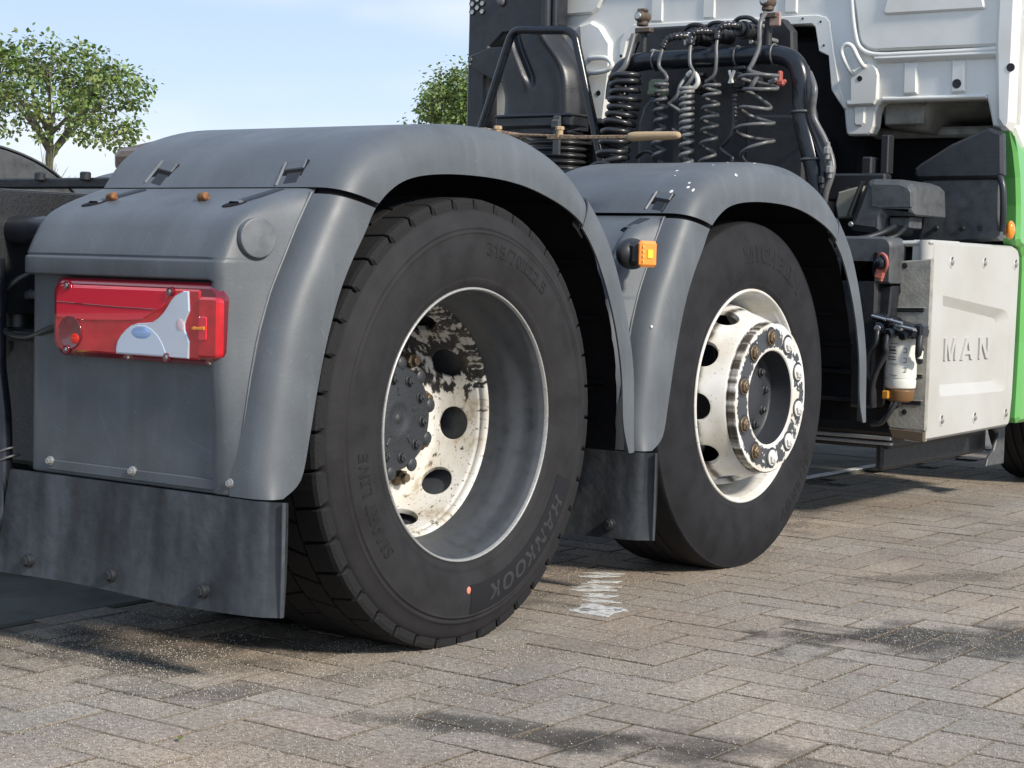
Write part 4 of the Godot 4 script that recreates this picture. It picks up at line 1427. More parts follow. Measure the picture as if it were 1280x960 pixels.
	# mudflap
	var fl := node("mudflap", g)
	mb = MB.new()
	var rows := []
	var z0 := 0.030 if lamp else 0.030
	var z1 := (-0.80 if lamp else -0.42)
	var hb := 0.150
	for side_ in 2:
		rows = []
		for i in 25:
			var z := lerpf(z0, z1, i / 24.0)
			var row := PackedVector3Array()
			for j in 9:
				var h := lerpf(0.372, hb + 0.004 * sin(z * 9.0), j / 8.0)
				var edge := smoothstep(-0.02, 0.03, z)
				var x := cx - 0.640 + 0.020 * edge + 0.006 * sin(z * 6.0 + 1.0) * (j / 8.0) - 0.012 * pow(j / 8.0, 2.0)
				row.append(Vector3(x + 0.007 * side_, h, z - (0.05 * (1.0 - j / 8.0) * (i / 24.0) * -1.0 if lamp else 0.0)))
			rows.append(row)
		mb.grid(rows)
		if side_ == 1:
			pass
	for i in 24:
		var za := lerpf(z0, z1, i / 24.0); var zb := lerpf(z0, z1, (i + 1) / 24.0)
		var f := func(z: float, s: int) -> Vector3:
			return Vector3(cx - 0.640 + 0.020 * smoothstep(-0.02, 0.03, z) + 0.006 * sin(z * 6.0 + 1.0) - 0.012 + 0.007 * s, hb + 0.004 * sin(z * 9.0), z)
		mb.quad(f.call(za, 0), f.call(zb, 0), f.call(zb, 1), f.call(za, 1))
	mb.box(Vector3(cx - 0.626, 0.262, z0), Vector3(0.010, 0.222, 0.004), 0.001)
	add("flap", mb, M.flap, fl)
	for z in ([-0.155, -0.415, -0.672] if lamp else [-0.085, -0.36]):
		mb = MB.new()
		mb.cyl(Vector3(cx - 0.640, hb + 0.034, z), Vector3(cx - 0.662, hb + 0.034, z), 0.0145, 18, 0.003)
		mb.hexnut(Vector3(cx - 0.658, hb + 0.034, z), Vector3(-1, 0, 0), 0.011, 0.010)
		add("bolt", mb, M.black, fl)

# ------------------------------------------------------------------ tail lamp
func rounded_rect(z0: float, z1: float, h0: float, h1: float, r: Array, seg := 7) -> PackedVector2Array:
	var p := PackedVector2Array()
	var c := [[z1, h1, -1, -1, 0], [z0, h1, 1, -1, 1], [z0, h0, 1, 1, 2], [z1, h0, -1, 1, 3]]
	for q in c:
		var rr: float = r[q[4]]
		for k in seg + 1:
			var a: float = PI * 0.5 * (q[4] + float(k) / seg)
			p.append(Vector2(q[0] + q[2] * rr + cos(a) * rr, q[1] + q[3] * rr + sin(a) * rr))
	return p

func tail_lamp() -> void:
	var t := node("tail_lamp", truck)
	tag(t, "wide red tail lamp with a clear reversing window, on the rear mudguard")
	var mb := MB.new()
	mb.xf = rear(-0.602).translated(Vector3(0.0, 0.0, -0.007))
	mb.prism(rounded_rect(-0.586, -0.106, 0.632, 0.783, [0.03, 0.024, 0.03, 0.03]), 0.0, 0.030, 0.004)
	add("housing", mb, M.black, t)
	mb = MB.new()
	mb.xf = rear(-0.602).translated(Vector3(0.0, 0.0, -0.007))
	mb.prism(rounded_rect(-0.592, -0.101, 0.627, 0.788, [0.034, 0.030, 0.034, 0.032], 10), 0.026, 0.060, 0.012)
	add("lens_rim", mb, M.lens_dark, t)
	mb = MB.new()
	mb.xf = rear(-0.602).translated(Vector3(0.0, 0.0, -0.007)) * Transform3D(Basis(), Vector3(-0.027, 0.0, 0.0))
	mb.prism(rounded_rect(-0.548, -0.128, 0.637, 0.774, [0.006, 0.022, 0.028, 0.006]), 0.055, 0.0635, 0.004)
	add("red_lens", mb, M.lens_red, t)
	mb = MB.new()
	mb.xf = rear(-0.602).translated(Vector3(0.0, 0.0, -0.007)) * Transform3D(Basis(), Vector3(-0.027, 0.0, 0.0))
	mb.prism(P2([-0.520, 0.769, -0.534, 0.762, -0.541, 0.748, -0.541, 0.705, -0.45, 0.702, -0.33, 0.706, -0.285, 0.711, -0.232, 0.735, -0.212, 0.757, -0.205, 0.770]), 0.063, 0.0652, 0.0015)
	add("brake_lens", mb, M.lens_pink, t)
	mb = MB.new()
	mb.xf = rear(-0.602).translated(Vector3(0.0, 0.0, -0.007)) * Transform3D(Basis(), Vector3(-0.027, 0.0, 0.0))
	mb.prism(P2([-0.541, 0.7360, -0.36, 0.7305, -0.25, 0.7300, -0.25, 0.7325, -0.36, 0.7335, -0.541, 0.7385]), 0.064, 0.0662, 0.0008)
	add("lens_line", mb, M.lens_dark, t)
	# clear window
	mb = MB.new()
	mb.xf = rear(-0.602).translated(Vector3(0.0, 0.0, -0.007)) * Transform3D(Basis(), Vector3(-0.027, 0.0, 0.0))
	mb.prism(P2([-0.360, 0.6385, -0.360, 0.652, -0.355, 0.666, -0.345, 0.678, -0.332, 0.689, -0.318, 0.697, -0.300, 0.702, -0.275, 0.704, -0.257, 0.706, -0.243, 0.713, -0.228, 0.724, -0.215, 0.738, -0.205, 0.751, -0.195, 0.760, -0.171, 0.770, -0.157, 0.770, -0.154, 0.731, -0.164, 0.713, -0.167, 0.704, -0.166, 0.694, -0.157, 0.679, -0.153, 0.671, -0.155, 0.6385]), 0.062, 0.0668, 0.0018)
	add("clear_lens", mb, M.lens_clear, t)
	mb = MB.new()
	mb.xf = rear(-0.602).translated(Vector3(0.0, 0.0, -0.007)) * Transform3D(Basis(), Vector3(-0.027, 0.0, 0.0))
	mb.prism(P2([-0.357, 0.641, -0.354, 0.662, -0.342, 0.677, -0.322, 0.692, -0.298, 0.699, -0.275, 0.699, -0.256, 0.692, -0.240, 0.681, -0.228, 0.668, -0.219, 0.653, -0.213, 0.641]), 0.066, 0.0676, 0.0012)
	var bowl := mat(lin(0.56, 0.64, 0.76), 0.1, 0.2)
	add("reversing_bowl", mb, bowl, t)
	mb = MB.new()
	mb.xf = rear(-0.602).translated(Vector3(0.0, 0.0, -0.007)) * Transform3D(Basis(), Vector3(-0.027, 0.0, 0.0))
	mb.ball(Vector3(-0.286, 0.684, 0.0660), Vector3(0.035, 0.0150, 0.0028), Basis(), 20, 8)
	add("reversing_bulb", mb, M.bulb_blue, t)
	mb = MB.new()
	mb.xf = rear(-0.602).translated(Vector3(0.0, 0.0, -0.007)) * Transform3D(Basis(), Vector3(-0.027, 0.0, 0.0))
	mb.ball(Vector3(-0.178, 0.704, 0.0665), Vector3(0.012, 0.013, 0.0016), Basis(), 14, 6)
	add("indicator_bulb", mb, mat(lin(0.64, 0.50, 0.54), 0.2), t)
	# round position lamp with a dark bowl
	mb = MB.new()
	mb.xf = rear(-0.602).translated(Vector3(0.0, 0.0, -0.007)) * Transform3D(Basis(), Vector3(-0.027, 0.0, 0.0)) * Transform3D(Basis(), Vector3(-0.499, 0.675, 0.0))
	mb.lathe([Vector2(0.034, 0.062), Vector2(0.0350, 0.0652), Vector2(0.0325, 0.0660), Vector2(0.030, 0.0650), Vector2(0.0, 0.0643)], 40)
	add("position_bowl", mb, M.lens_dark, t)
	mb = MB.new()
	mb.xf = rear(-0.602).translated(Vector3(0.0, 0.0, -0.007)) * Transform3D(Basis(), Vector3(-0.027, 0.0, 0.0))
	mb.ball(Vector3(-0.484, 0.663, 0.0643), Vector3(0.015, 0.011, 0.003), Basis(), 14, 6)
	add("position_bulb", mb, mat(lin(0.75, 0.03, 0.015), 0.15), t)
	# side indicator block wrapped round the outer end
	mb = MB.new()
	mb.xf = rear(-0.602).translated(Vector3(0.0, 0.0, -0.007)) * Transform3D(Basis(), Vector3(-0.027, 0.0, 0.0))
	mb.prism(rounded_rect(-0.132, -0.076, 0.642, 0.760, [0.010, 0.006, 0.006, 0.010]), 0.05, 0.067, 0.005)
	add("side_reflector", mb, M.lens_red, t)
	mb = MB.new()
	mb.xf = rear(-0.602).translated(Vector3(0.0, 0.0, -0.007)) * Transform3D(Basis(), Vector3(-0.027, 0.0, 0.0))
	mb.prism(rounded_rect(-0.126, -0.104, 0.676, 0.722, [0.004, 0.004, 0.004, 0.004], 3), 0.066, 0.0695, 0.0012)
	add("reflector_block", mb, M.lens_pink, t)
	mb = MB.new()
	mb.xf = rear(-0.602).translated(Vector3(0.0, 0.0, -0.007)) * Transform3D(Basis(), Vector3(-0.027, 0.0, 0.0))
	mb.prism(P2([-0.144, 0.699, -0.137, 0.7025, -0.128, 0.7015, -0.108, 0.7035, -0.108, 0.6965, -0.128, 0.6965, -0.137, 0.6955]), 0.067, 0.0712, 0.0008)
	add("amber_glint", mb, M.amber, t)
	for q in [[-0.508, 0.772], [-0.207, 0.768], [-0.214, 0.638], [-0.508, 0.640]]:
		mb = MB.new()
		mb.xf = rear(-0.602).translated(Vector3(0.0, 0.0, -0.007)) * Transform3D(Basis(), Vector3(-0.027, 0.0, 0.0)) * Transform3D(Basis(), Vector3(q[0], q[1], 0))
		mb.lathe([Vector2(0.0095, 0.060), Vector2(0.0095, 0.068), Vector2(0.0075, 0.069), Vector2(0.0055, 0.066), Vector2(0.0, 0.066)], 16)
		add("screw_boss", mb, M.lens_dark, t)
		mb = MB.new()
		mb.xf = rear(-0.602).translated(Vector3(0.0, 0.0, -0.007)) * Transform3D(Basis(), Vector3(-0.027, 0.0, 0.0)) * Transform3D(Basis(), Vector3(q[0], q[1], 0))
		mb.ball(Vector3(0, 0, 0.067), Vector3(0.0048, 0.0048, 0.0025), Basis(), 10, 6)
		add("screw", mb, M.bolt, t)

# ------------------------------------------------------------------ frame and what hangs on it
func bx(mb: MB, x0: float, x1: float, y0: float, y1: float, z0: float, z1: float, bev := 0.004) -> void:
	mb.box(Vector3((x0 + x1) * 0.5, (y0 + y1) * 0.5, (z0 + z1) * 0.5), Vector3(absf(x1 - x0), absf(y1 - y0), absf(z1 - z0)), bev)

func chassis() -> void:
	var f := node("chassis_frame", truck)
	tag(f, "black ladder frame with dusty top edges")
	for z in [-0.865, -1.635]:
		var mb := MB.new()
		var inw := 1.0 if z < -1.2 else -1.0
		bx(mb, -1.25, 5.6, 0.70, 0.972, z - 0.004, z + 0.004, 0.002)
		bx(mb, -1.25, 5.6, 0.964, 0.972, z, z + inw * 0.08, 0.002)
		bx(mb, -1.25, 5.6, 0.700, 0.708, z, z + inw * 0.08, 0.002)
		add("rail", mb, M.steel_dark, f)
		mb = MB.new()
		bx(mb, -1.25, 5.6, 0.9725, 0.9755, z - 0.006, z + inw * 0.03, 0.001)
		add("rail_edge", mb, M.cover_grey, f)
	for x in [-1.1, -0.15, 0.95, 1.9, 2.9]:
		var mb := MB.new()
		bx(mb, x, x + 0.09, 0.74, 0.93, -1.63, -0.87, 0.006)
		add("cross_member", mb, M.steel_dark, f)
	var mb := MB.new()
	bx(mb, 0.45, 1.25, 0.985, 1.012, -1.72, -0.80, 0.004)
	add("mounting_plate", mb, M.steel_dark, f)
	for k in 9:
		mb = MB.new()
		var p := Vector3(-0.55 + k * 0.11, 0.90, -0.858)
		mb.cyl(p, p + Vector3(0, 0, 0.010), 0.013, 12, 0.002)
		mb.hexnut(p + Vector3(0, 0, 0.008), Vector3(0, 0, 1), 0.011, 0.009)
		add("rail_bolt", mb, M.steel_dark, f)
	# bracket tubes that carry the mudguards
	for q in [[-0.54, 0.884, -0.98, 0.033], [0.86, 0.90, -0.90, 0.026], [0.86, 0.62, -0.90, 0.026], [2.02, 0.86, -0.90, 0.026], [2.0, 0.5, -0.90, 0.022], [0.86, 0.45, -0.90, 0.022]]:
		mb = MB.new()
		mb.cyl(Vector3(q[0], q[1], q[2]), Vector3(q[0], q[1], -0.20), q[3], 24, 0.004)
		mb.cyl(Vector3(q[0], q[1], q[2] + 0.06), Vector3(q[0], q[1], q[2] + 0.10), q[3] + 0.008, 24, 0.004)
		add("mudguard_tube", mb, M.black_gloss, f)
	# cross bar with cable clips behind the frame's tail
	mb = MB.new()
	bx(mb, -0.10, -0.055, 1.000, 1.026, -2.4, -0.70, 0.004)
	add("tail_bar", mb, M.black, f)
	for z in [-0.86, -1.0, -1.13, -1.3]:
		mb = MB.new()
		mb.cyl(Vector3(-0.105, 1.018, z), Vector3(-0.105, 1.040, z), 0.014, 12, 0.003)
		add("tail_bolt", mb, M.steel_dark, f)
	# air bellows, brake chamber, hanging pipe and cables seen beside the lamp
	var s := node("rear_suspension", truck)
	mb = MB.new()
	mb.xf = Transform3D(Basis(Vector3.RIGHT, PI / 2), Vector3(-0.42, 0.70, -1.00))
	mb.lathe([Vector2(0.0, -0.145), Vector2(0.10, -0.145), Vector2(0.112, -0.125), Vector2(0.118, -0.08), Vector2(0.108, -0.03), Vector2(0.118, 0.02), Vector2(0.118, 0.08), Vector2(0.09, 0.12), Vector2(0.085, 0.16), Vector2(0.0, 0.16)], 40)
	add("air_bellows", mb, M.black_gloss, s)
	mb = MB.new()
	mb.cyl(Vector3(-0.62, 0.775, -1.06), Vector3(-0.42, 0.775, -1.02), 0.075, 28, 0.008)
	mb.cyl(Vector3(-0.640, 0.775, -1.064), Vector3(-0.62, 0.775, -1.06), 0.030, 20, 0.004)
	add("brake_chamber", mb, M.black_gloss, s)
	mb = MB.new()
	bx(mb, -0.50, -0.40, 0.36, 0.66, -0.96, -0.78, 0.01)
	bx(mb, -0.54, -0.38, 0.640, 0.668, -0.98, -0.77, 0.006)
	add("axle_bracket", mb, M.steel_dark, s)
	mb = MB.new()
	mb.tube(smooth_path(V([-0.60, 0.82, -0.855, -0.60, 0.72, -0.845, -0.61, 0.60, -0.835, -0.61, 0.48, -0.815, -0.62, 0.36, -0.80, -0.64, 0.26, -0.79, -0.70, 0.20, -0.82]), 6), 0.021, 14)
	add("hanging_pipe", mb, M.black_gloss, s)
	mb = MB.new()
	mb.tube(coil(V([-0.61, 0.405, -0.800, -0.61, 0.385, -0.792]), 0.025, 1.3), 0.0026, 6)
	add("cable_tie", mb, M.hose_grey, s)
	mb = MB.new()
	mb.tube(smooth_path(V([-0.52, 0.80, -0.80, -0.56, 0.775, -0.83, -0.58, 0.735, -0.865, -0.59, 0.69, -0.86, -0.60, 0.660, -0.81, -0.61, 0.655, -0.74, -0.625, 0.665, -0.68, -0.64, 0.68, -0.62, -0.64, 0.69, -0.56]), 6), 0.0075, 10)
	add("lamp_cable", mb, M.hose, s)
	for k in 4:
		mb = MB.new()
		mb.tube(smooth_path(V([-0.45, 0.86 - k * 0.03, -0.98 + k * 0.02, -0.50, 0.80 - k * 0.02, -0.93 + k * 0.015, -0.47 - k * 0.01, 0.74, -0.89 + k * 0.02, -0.45, 0.66 + k * 0.01, -0.92 + k * 0.04, -0.42, 0.56, -0.90 + k * 0.03]), 6), 0.008 + 0.002 * (k % 2), 8)
		add("brake_hose", mb, M.hose if k % 2 == 0 else M.hose_grey, s)
	mb = MB.new()
	mb.ball(Vector3(-0.63, 0.31, -0.855), Vector3(0.022, 0.03, 0.02), Basis(), 12, 8)
	add("valve_cap", mb, mat(lin(0.45, 0.36, 0.06), 0.5), s)
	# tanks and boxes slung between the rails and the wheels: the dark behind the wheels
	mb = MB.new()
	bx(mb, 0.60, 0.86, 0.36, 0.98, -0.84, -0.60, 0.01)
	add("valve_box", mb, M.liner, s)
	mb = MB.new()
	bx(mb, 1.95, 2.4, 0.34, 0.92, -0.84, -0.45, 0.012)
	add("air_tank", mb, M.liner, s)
	for k in 3:
		mb = MB.new()
		bx(mb, 2.02 + 0.01 * k, 2.06, 0.44 + 0.085 * k, 0.452 + 0.085 * k, -0.80, -0.05, 0.003)
		add("guard_stay", mb, M.liner, s)
		mb = MB.new()
		bx(mb, 0.68, 0.715, 0.44 + 0.085 * k, 0.452 + 0.085 * k, -0.62, -0.10, 0.003)
		add("guard_stay", mb, M.liner, s)

func fifth_wheel() -> void:
	var f := node("fifth_wheel", truck)
	tag(f, "greasy brown fifth-wheel coupling plate tilted back on the frame")
	var mb := MB.new()
	# horseshoe seen from above: (x, z), tilted down to the rear
	var out := P2([0.66, -0.14, 0.66, 0.14, 0.60, 0.34, 0.50, 0.46, 0.05, 0.47, -0.20, 0.40, -0.26, 0.33, -0.24, 0.22, 0.0, 0.13, 0.30, 0.06, 0.36, 0.0, 0.30, -0.06, 0.0, -0.13, -0.24, -0.22, -0.26, -0.33, -0.20, -0.40, 0.05, -0.47, 0.50, -0.46, 0.60, -0.34])
	var tilt := Basis(Vector3(0, 0, 1), 0.05)
	mb.xf = Transform3D(tilt * Basis(Vector3(1, 0, 0), Vector3(0, 0, 1), Vector3(0, 1, 0)), Vector3(0.66, 1.192, -1.25))
	mb.prism(out, -0.046, 0.0, 0.014)
	for i in mb.V.size():      # the horns slope down into ramps
		if mb.V[i].x < 0.74: mb.V[i].y -= (0.74 - mb.V[i].x) * 0.15
	add("plate", mb, M.greasy, f)
	mb = MB.new()
	bx(mb, 0.62, 1.05, 1.012, 1.16, -1.66, -1.56, 0.01)
	bx(mb, 0.62, 1.05, 1.012, 1.16, -0.94, -0.84, 0.01)
	add("pedestal", mb, M.steel_dark, f)
	# release handle: a rusty flat bar with its wrapped grip, reaching out over the mudguard
	mb = MB.new()
	mb.tube(V([0.90, 1.176, -0.86, 0.90, 1.208, -0.70, 0.90, 1.206, -0.64, 0.90, 1.196, -0.58, 0.90, 1.188, -0.52]), 0.008, 10)
	mb.box(Vector3(0.90, 1.189, -0.45), Vector3(0.016, 0.007, 0.20), 0.002, Basis(Vector3.RIGHT, 0.04))
	mb.box(Vector3(0.90, 1.181, -0.30), Vector3(0.016, 0.010, 0.26), 0.002, Basis(Vector3.RIGHT, 0.01))
	add("release_bar", mb, M.bar, f)
	mb = MB.new()
	mb.tube(smooth_path(V([0.90, 1.179, -0.178, 0.90, 1.180, -0.165, 0.90, 1.181, -0.12, 0.90, 1.181, -0.07, 0.90, 1.181, -0.03, 0.90, 1.180, -0.018]), 4), [0.006, 0.007, 0.009, 0.011, 0.012, 0.0125, 0.0125, 0.012, 0.012, 0.0115, 0.0115, 0.0115, 0.011, 0.011, 0.0105, 0.0105, 0.010, 0.009, 0.008, 0.006, 0.004], 14)
	add("grip", mb, M.wrap, f)
	for q in [[0.90, 1.193, -0.393], [0.90, 1.199, -0.60]]:
		mb = MB.new()
		mb.cyl(Vector3(q[0], q[1] - 0.012, q[2]), Vector3(q[0], q[1] + 0.012, q[2]), 0.009, 12, 0.002)
		mb.hexnut(Vector3(q[0], q[1] + 0.010, q[2]), Vector3.UP, 0.012, 0.009)
		add("bar_bolt", mb, M.wrap, f)

# ------------------------------------------------------------------ cab
func cab() -> void:
	var c := node("cab", truck)
	tag(c, "white cab back wall with ribs and lifting eyes, green lower corner")
	# back wall with its cut-out for the engine tunnel: (z, h)
	plate("back_wall", [-2.43, 1.43, -1.69, 1.436, -1.655, 1.66, -1.62, 1.76, -1.58, 1.79, -0.90, 1.787, -0.853, 1.785, -0.80, 1.780, -0.784, 1.766, -0.772, 1.70, -0.765, 1.677, -0.730, 1.664, -0.722, 1.62, -0.707, 1.525, -0.690, 1.50, -0.655, 1.454, -0.648, 1.40, -0.642, 1.366, -0.632, 1.358, -0.555, 1.358, -0.543, 1.365, -0.531, 1.39, -0.526, 1.44, -0.518, 1.465, -0.503, 1.478, -0.095, 1.478, -0.088, 1.46, -0.068, 1.381, -0.035, 1.372, -0.022, 1.353, 0.0, 1.36, 0.012, 1.385, 0.012, 3.4, -0.05, 3.55, -2.40, 3.55, -2.435, 3.4], rear(3.23), -0.03, 0.03, M.white, c, 0.006)
	# proud upper panel with its rounded lower corner, rolled edge and pressed fields
	plate("upper_panel", [-0.630, 3.3, -0.628, 1.88, -0.612, 1.80, -0.598, 1.722, -0.586, 1.696, -0.560, 1.676, -0.530, 1.667, -0.45, 1.667, 0.0, 1.664, 0.005, 3.3], rear(3.20), -0.005, 0.022, M.white, c, 0.010)
	plate("upper_field", [-0.485, 2.9, -0.488, 1.856, -0.499, 1.812, -0.494, 1.800, -0.480, 1.797, -0.112, 1.796, -0.104, 1.801, -0.104, 1.81, -0.118, 1.86, -0.12, 2.9], rear(3.178), -0.004, 0.010, M.white, c, 0.008)
	plate("corner_pillar", [-0.062, 3.4, -0.062, 1.67, -0.046, 1.40, -0.02, 1.362, 0.004, 1.362, 0.016, 1.39, 0.018, 3.4], rear(3.196), -0.01, 0.034, M.white, c, 0.016)
	var mb := MB.new()
	# ledge under the upper panel: a rolled bead above a sloping shelf
	mb.tube(smooth_path(V([3.186, 1.95, -0.640, 3.186, 1.80, -0.624, 3.186, 1.715, -0.606, 3.186, 1.680, -0.586, 3.186, 1.660, -0.55, 3.186, 1.653, -0.50, 3.186, 1.652, -0.42, 3.186, 1.652, -0.2, 3.186, 1.655, -0.04]), 5), 0.010, 12)
	var rows := []
	for i in 13:
		var z := -0.53 + i * 0.0425
		rows.append(PackedVector3Array([Vector3(3.19, 1.650, z), Vector3(3.176, 1.645, z), Vector3(3.178, 1.634, z), Vector3(3.198, 1.624, z), Vector3(3.202, 1.618, z)]))
	mb.grid(rows)
	add("ledge", mb, M.white, c)
	for q in [[-0.418, -0.363], [-0.232, -0.178]]:
		plate("rib", [q[0], 1.622, q[1], 1.620, q[1] + 0.004, 1.505, q[0] + 0.002, 1.503], rear(3.2), -0.002, 0.012, M.white, c, 0.007)
	plate("wall_foot", [-0.50, 1.498, -0.50, 1.480, -0.092, 1.480, -0.092, 1.496], rear(3.2), -0.002, 0.012, M.white, c, 0.006)
	# mounting plates, eyes, tabs and drain holes, right and left
	plate("mounting_plate", [-0.630, 1.600, -0.612, 1.604, -0.560, 1.625, -0.537, 1.622, -0.520, 1.605, -0.512, 1.58, -0.514, 1.49, -0.526, 1.470, -0.640, 1.468, -0.640, 1.488, -0.625, 1.490], rear(3.2), -0.002, 0.018, M.white, c, 0.006)
	plate("tab_press", [-0.612, 1.464, -0.566, 1.464, -0.567, 1.402, -0.578, 1.393, -0.600, 1.393, -0.609, 1.402], rear(3.2), -0.002, 0.008, M.white, c, 0.005)
	plate("mounting_plate", [-1.864, 1.835, -1.80, 1.850, -1.752, 1.826, -1.70, 1.755, -1.698, 1.64, -1.72, 1.436, -1.83, 1.436, -1.84, 1.63], rear(3.2), -0.002, 0.022, M.white, c, 0.012)
	plate("wall_press", [-1.665, 1.75, -1.64, 1.80, -1.60, 1.825, -0.78, 1.818, -0.742, 1.808, -0.724, 1.79, -0.70, 1.66, -0.672, 1.54, -0.645, 1.46, -0.655, 1.46, -0.707, 1.53, -0.724, 1.66, -0.765, 1.68, -0.784, 1.772, -0.80, 1.785, -1.585, 1.795, -1.63, 1.76, -1.655, 1.66], rear(3.2), -0.002, 0.008, M.white, c, 0.003)
	plate("left_panel", [-2.41, 3.3, -2.41, 1.87, -1.985, 1.868, -1.94, 1.878, -1.80, 1.880, -1.77, 1.90, -1.745, 1.94, -1.70, 1.962, -0.70, 1.945, -0.68, 1.97, -0.665, 3.3], rear(3.2), -0.002, 0.016, M.white, c, 0.008)
	for z in [-1.52, -1.28, -0.92]:
		plate("rib", [z, 1.94, z + 0.055, 1.938, z + 0.055, 1.83, z, 1.832], rear(3.2), -0.002, 0.007, M.white, c, 0.005)
	mb = MB.new()
	mb.tube(smooth_path(V([3.19, 1.592, -0.618, 3.165, 1.595, -0.618, 3.150, 1.64, -0.640, 3.146, 1.672, -0.648, 3.146, 1.690, -0.636, 3.146, 1.692, -0.618, 3.148, 1.678, -0.602, 3.152, 1.645, -0.585, 3.165, 1.616, -0.570, 3.19, 1.614, -0.570]), 6), 0.0085, 12)
	add("lifting_eye", mb, M.white, c)
	mb = MB.new()
	mb.tube(smooth_path(V([3.19, 1.690, -1.80, 3.165, 1.691, -1.79, 3.150, 1.692, -1.735, 3.146, 1.685, -1.69, 3.146, 1.660, -1.668, 3.146, 1.640, -1.69, 3.150, 1.633, -1.735, 3.165, 1.633, -1.79, 3.19, 1.633, -1.80]), 6), 0.0105, 12)
	add("lifting_eye", mb, M.white, c)
	for q in [[-0.587, 1.568, 0.0095, 3.182], [-0.206, 1.536, 0.0155, 3.188], [0.003, 1.584, 0.0135, 3.162], [-1.751, 1.551, 0.010, 3.178], [-0.838, 1.806, 0.004, 3.192], [-0.762, 1.790, 0.004, 3.192], [-0.745, 1.70, 0.004, 3.192], [-1.655, 1.70, 0.006, 3.192]]:
		mb = MB.new()
		mb.xf = rear(q[3]) * Transform3D(Basis(), Vector3(q[0], q[1], 0))
		mb.lathe([Vector2(q[2] * 1.12, -0.002), Vector2(q[2] * 1.1, 0.0016), Vector2(q[2], 0.0018), Vector2(q[2] * 0.9, 0.001), Vector2(0.0, 0.0012)], 24)
		add("plug", mb, M.black, c)
	# cab shell: roof, sides and front, floor pan
	mb = MB.new()
	bx(mb, 3.26, 5.35, 3.50, 3.56, -2.42, -0.02, 0.02)
	bx(mb, 5.30, 5.38, 0.60, 3.55, -2.42, -0.02, 0.02)
	bx(mb, 3.26, 5.35, 1.36, 3.52, -2.44, -2.40, 0.01)
	add("shell", mb, M.white, c)
	plate("side_wall", [3.205, 1.37, 3.215, 3.52, 5.35, 3.52, 5.35, 1.30, 3.30, 1.30, 3.235, 1.345], side(-0.04), 0.0, 0.052, M.white, c, 0.012)
	mb = MB.new()
	# light floor pan that shows below the wall's cut-out edge
	rows = []
	for q in [[3.26, 1.50, 1.485], [3.30, 1.465, 1.40], [3.42, 1.42, 1.385], [3.9, 1.40, 1.38]]:
		rows.append(PackedVector3Array([Vector3(q[0], q[2], -0.53), Vector3(q[0], q[2] - 0.012, -0.45), Vector3(q[0], q[2] - 0.02, -0.36), Vector3(q[0], q[1] - 0.01, -0.34), Vector3(q[0], q[1], -0.31), Vector3(q[0], q[1] + 0.02, -0.06)]))
	mb.grid(rows)
	bx(mb, 3.262, 3.275, 1.40, 1.49, -0.515, -0.36, 0.004)
	bx(mb, 3.4, 5.3, 1.36, 1.40, -2.4, -0.1, 0.01)
	add("floor_pan", mb, M.primer, c)
	# green lower side with the wheel arch cut into it
	var arch := [3.19, 1.360, 3.235, 1.285, 3.270, 1.20, 3.290, 1.10, 3.296, 1.03, 3.296, 0.975, 3.315, 0.955, 3.352, 0.945, 3.374, 0.915, 3.380, 0.86, 3.384, 0.60, 3.372, 0.32, 3.385, 0.300, 3.70, 0.300]
	for k in 13:
		var a := PI - PI * k / 12.0
		arch.append_array([4.36 + cos(a) * 0.60, 0.46 + sin(a) * 0.62])
	arch.append_array([5.02, 0.30, 5.34, 0.30, 5.34, 1.31, 3.30, 1.31])
	plate("green_side", arch, side(-0.05), 0.0, 0.062, M.green, c, 0.014)
	# black inner wheel arch behind the front wheel, rear face towards us
	plate("arch_liner", [-0.70, 1.19, -0.06, 1.19, -0.06, 0.35, -0.70, 0.35], rear(3.42), -0.02, 0.02, M.duct, c, 0.01)
	plate("arch_panel", [-0.296, 1.189, -0.03, 1.193, 0.005, 1.190, 0.012, 0.968, -0.302, 0.950, -0.285, 1.03, -0.272, 1.08, -0.280, 1.13], rear(3.12), -0.02, 0.014, M.cover_grey, c, 0.010)
	plate("arch_top", [-0.313, 1.200, -0.312, 1.224, -0.290, 1.242, -0.179, 1.309, -0.041, 1.366, 0.012, 1.345, 0.020, 1.20, 0.0, 1.188, -0.30, 1.186], rear(3.10), -0.02, 0.016, M.duct, c, 0.010)
	for z in [-0.226, -0.128, -0.062]:
		mb = MB.new()
		mb.cyl(Vector3(3.11, 1.010 + 0.004 * z, z), Vector3(3.098, 1.010, z), 0.009, 14, 0.002)
		add("liner_plug", mb, M.black, c)
	mb = MB.new()
	mb.tube(smooth_path(V([3.10, 1.20, 0.0, 3.09, 1.16, 0.02, 3.09, 1.08, 0.026, 3.10, 1.0, 0.022]), 4), 0.012, 10)
	add("arch_edge", mb, M.duct, c)
	# amber marker on the cab's rear corner
	var mk := node("corner_marker", c)
	mb = MB.new()
	mb.ball(Vector3(3.205, 1.008, 0.012), Vector3(0.022, 0.034, 0.017), Basis(), 16, 12)
	mb.box(Vector3(3.20, 1.008, 0.012), Vector3(0.03, 0.045, 0.02), 0.008)
	add("lens", mb, M.amber, mk)
	mb = MB.new()
	mb.cyl(Vector3(3.205, 0.995, -0.016), Vector3(3.205, 0.995, 0.002), 0.016, 14, 0.003)
	add("base", mb, M.alu, mk)
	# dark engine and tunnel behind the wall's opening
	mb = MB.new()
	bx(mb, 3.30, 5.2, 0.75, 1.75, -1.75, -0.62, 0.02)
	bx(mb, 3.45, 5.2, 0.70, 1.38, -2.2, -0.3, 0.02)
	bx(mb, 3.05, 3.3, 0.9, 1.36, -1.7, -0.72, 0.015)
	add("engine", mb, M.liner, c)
	mb = MB.new()
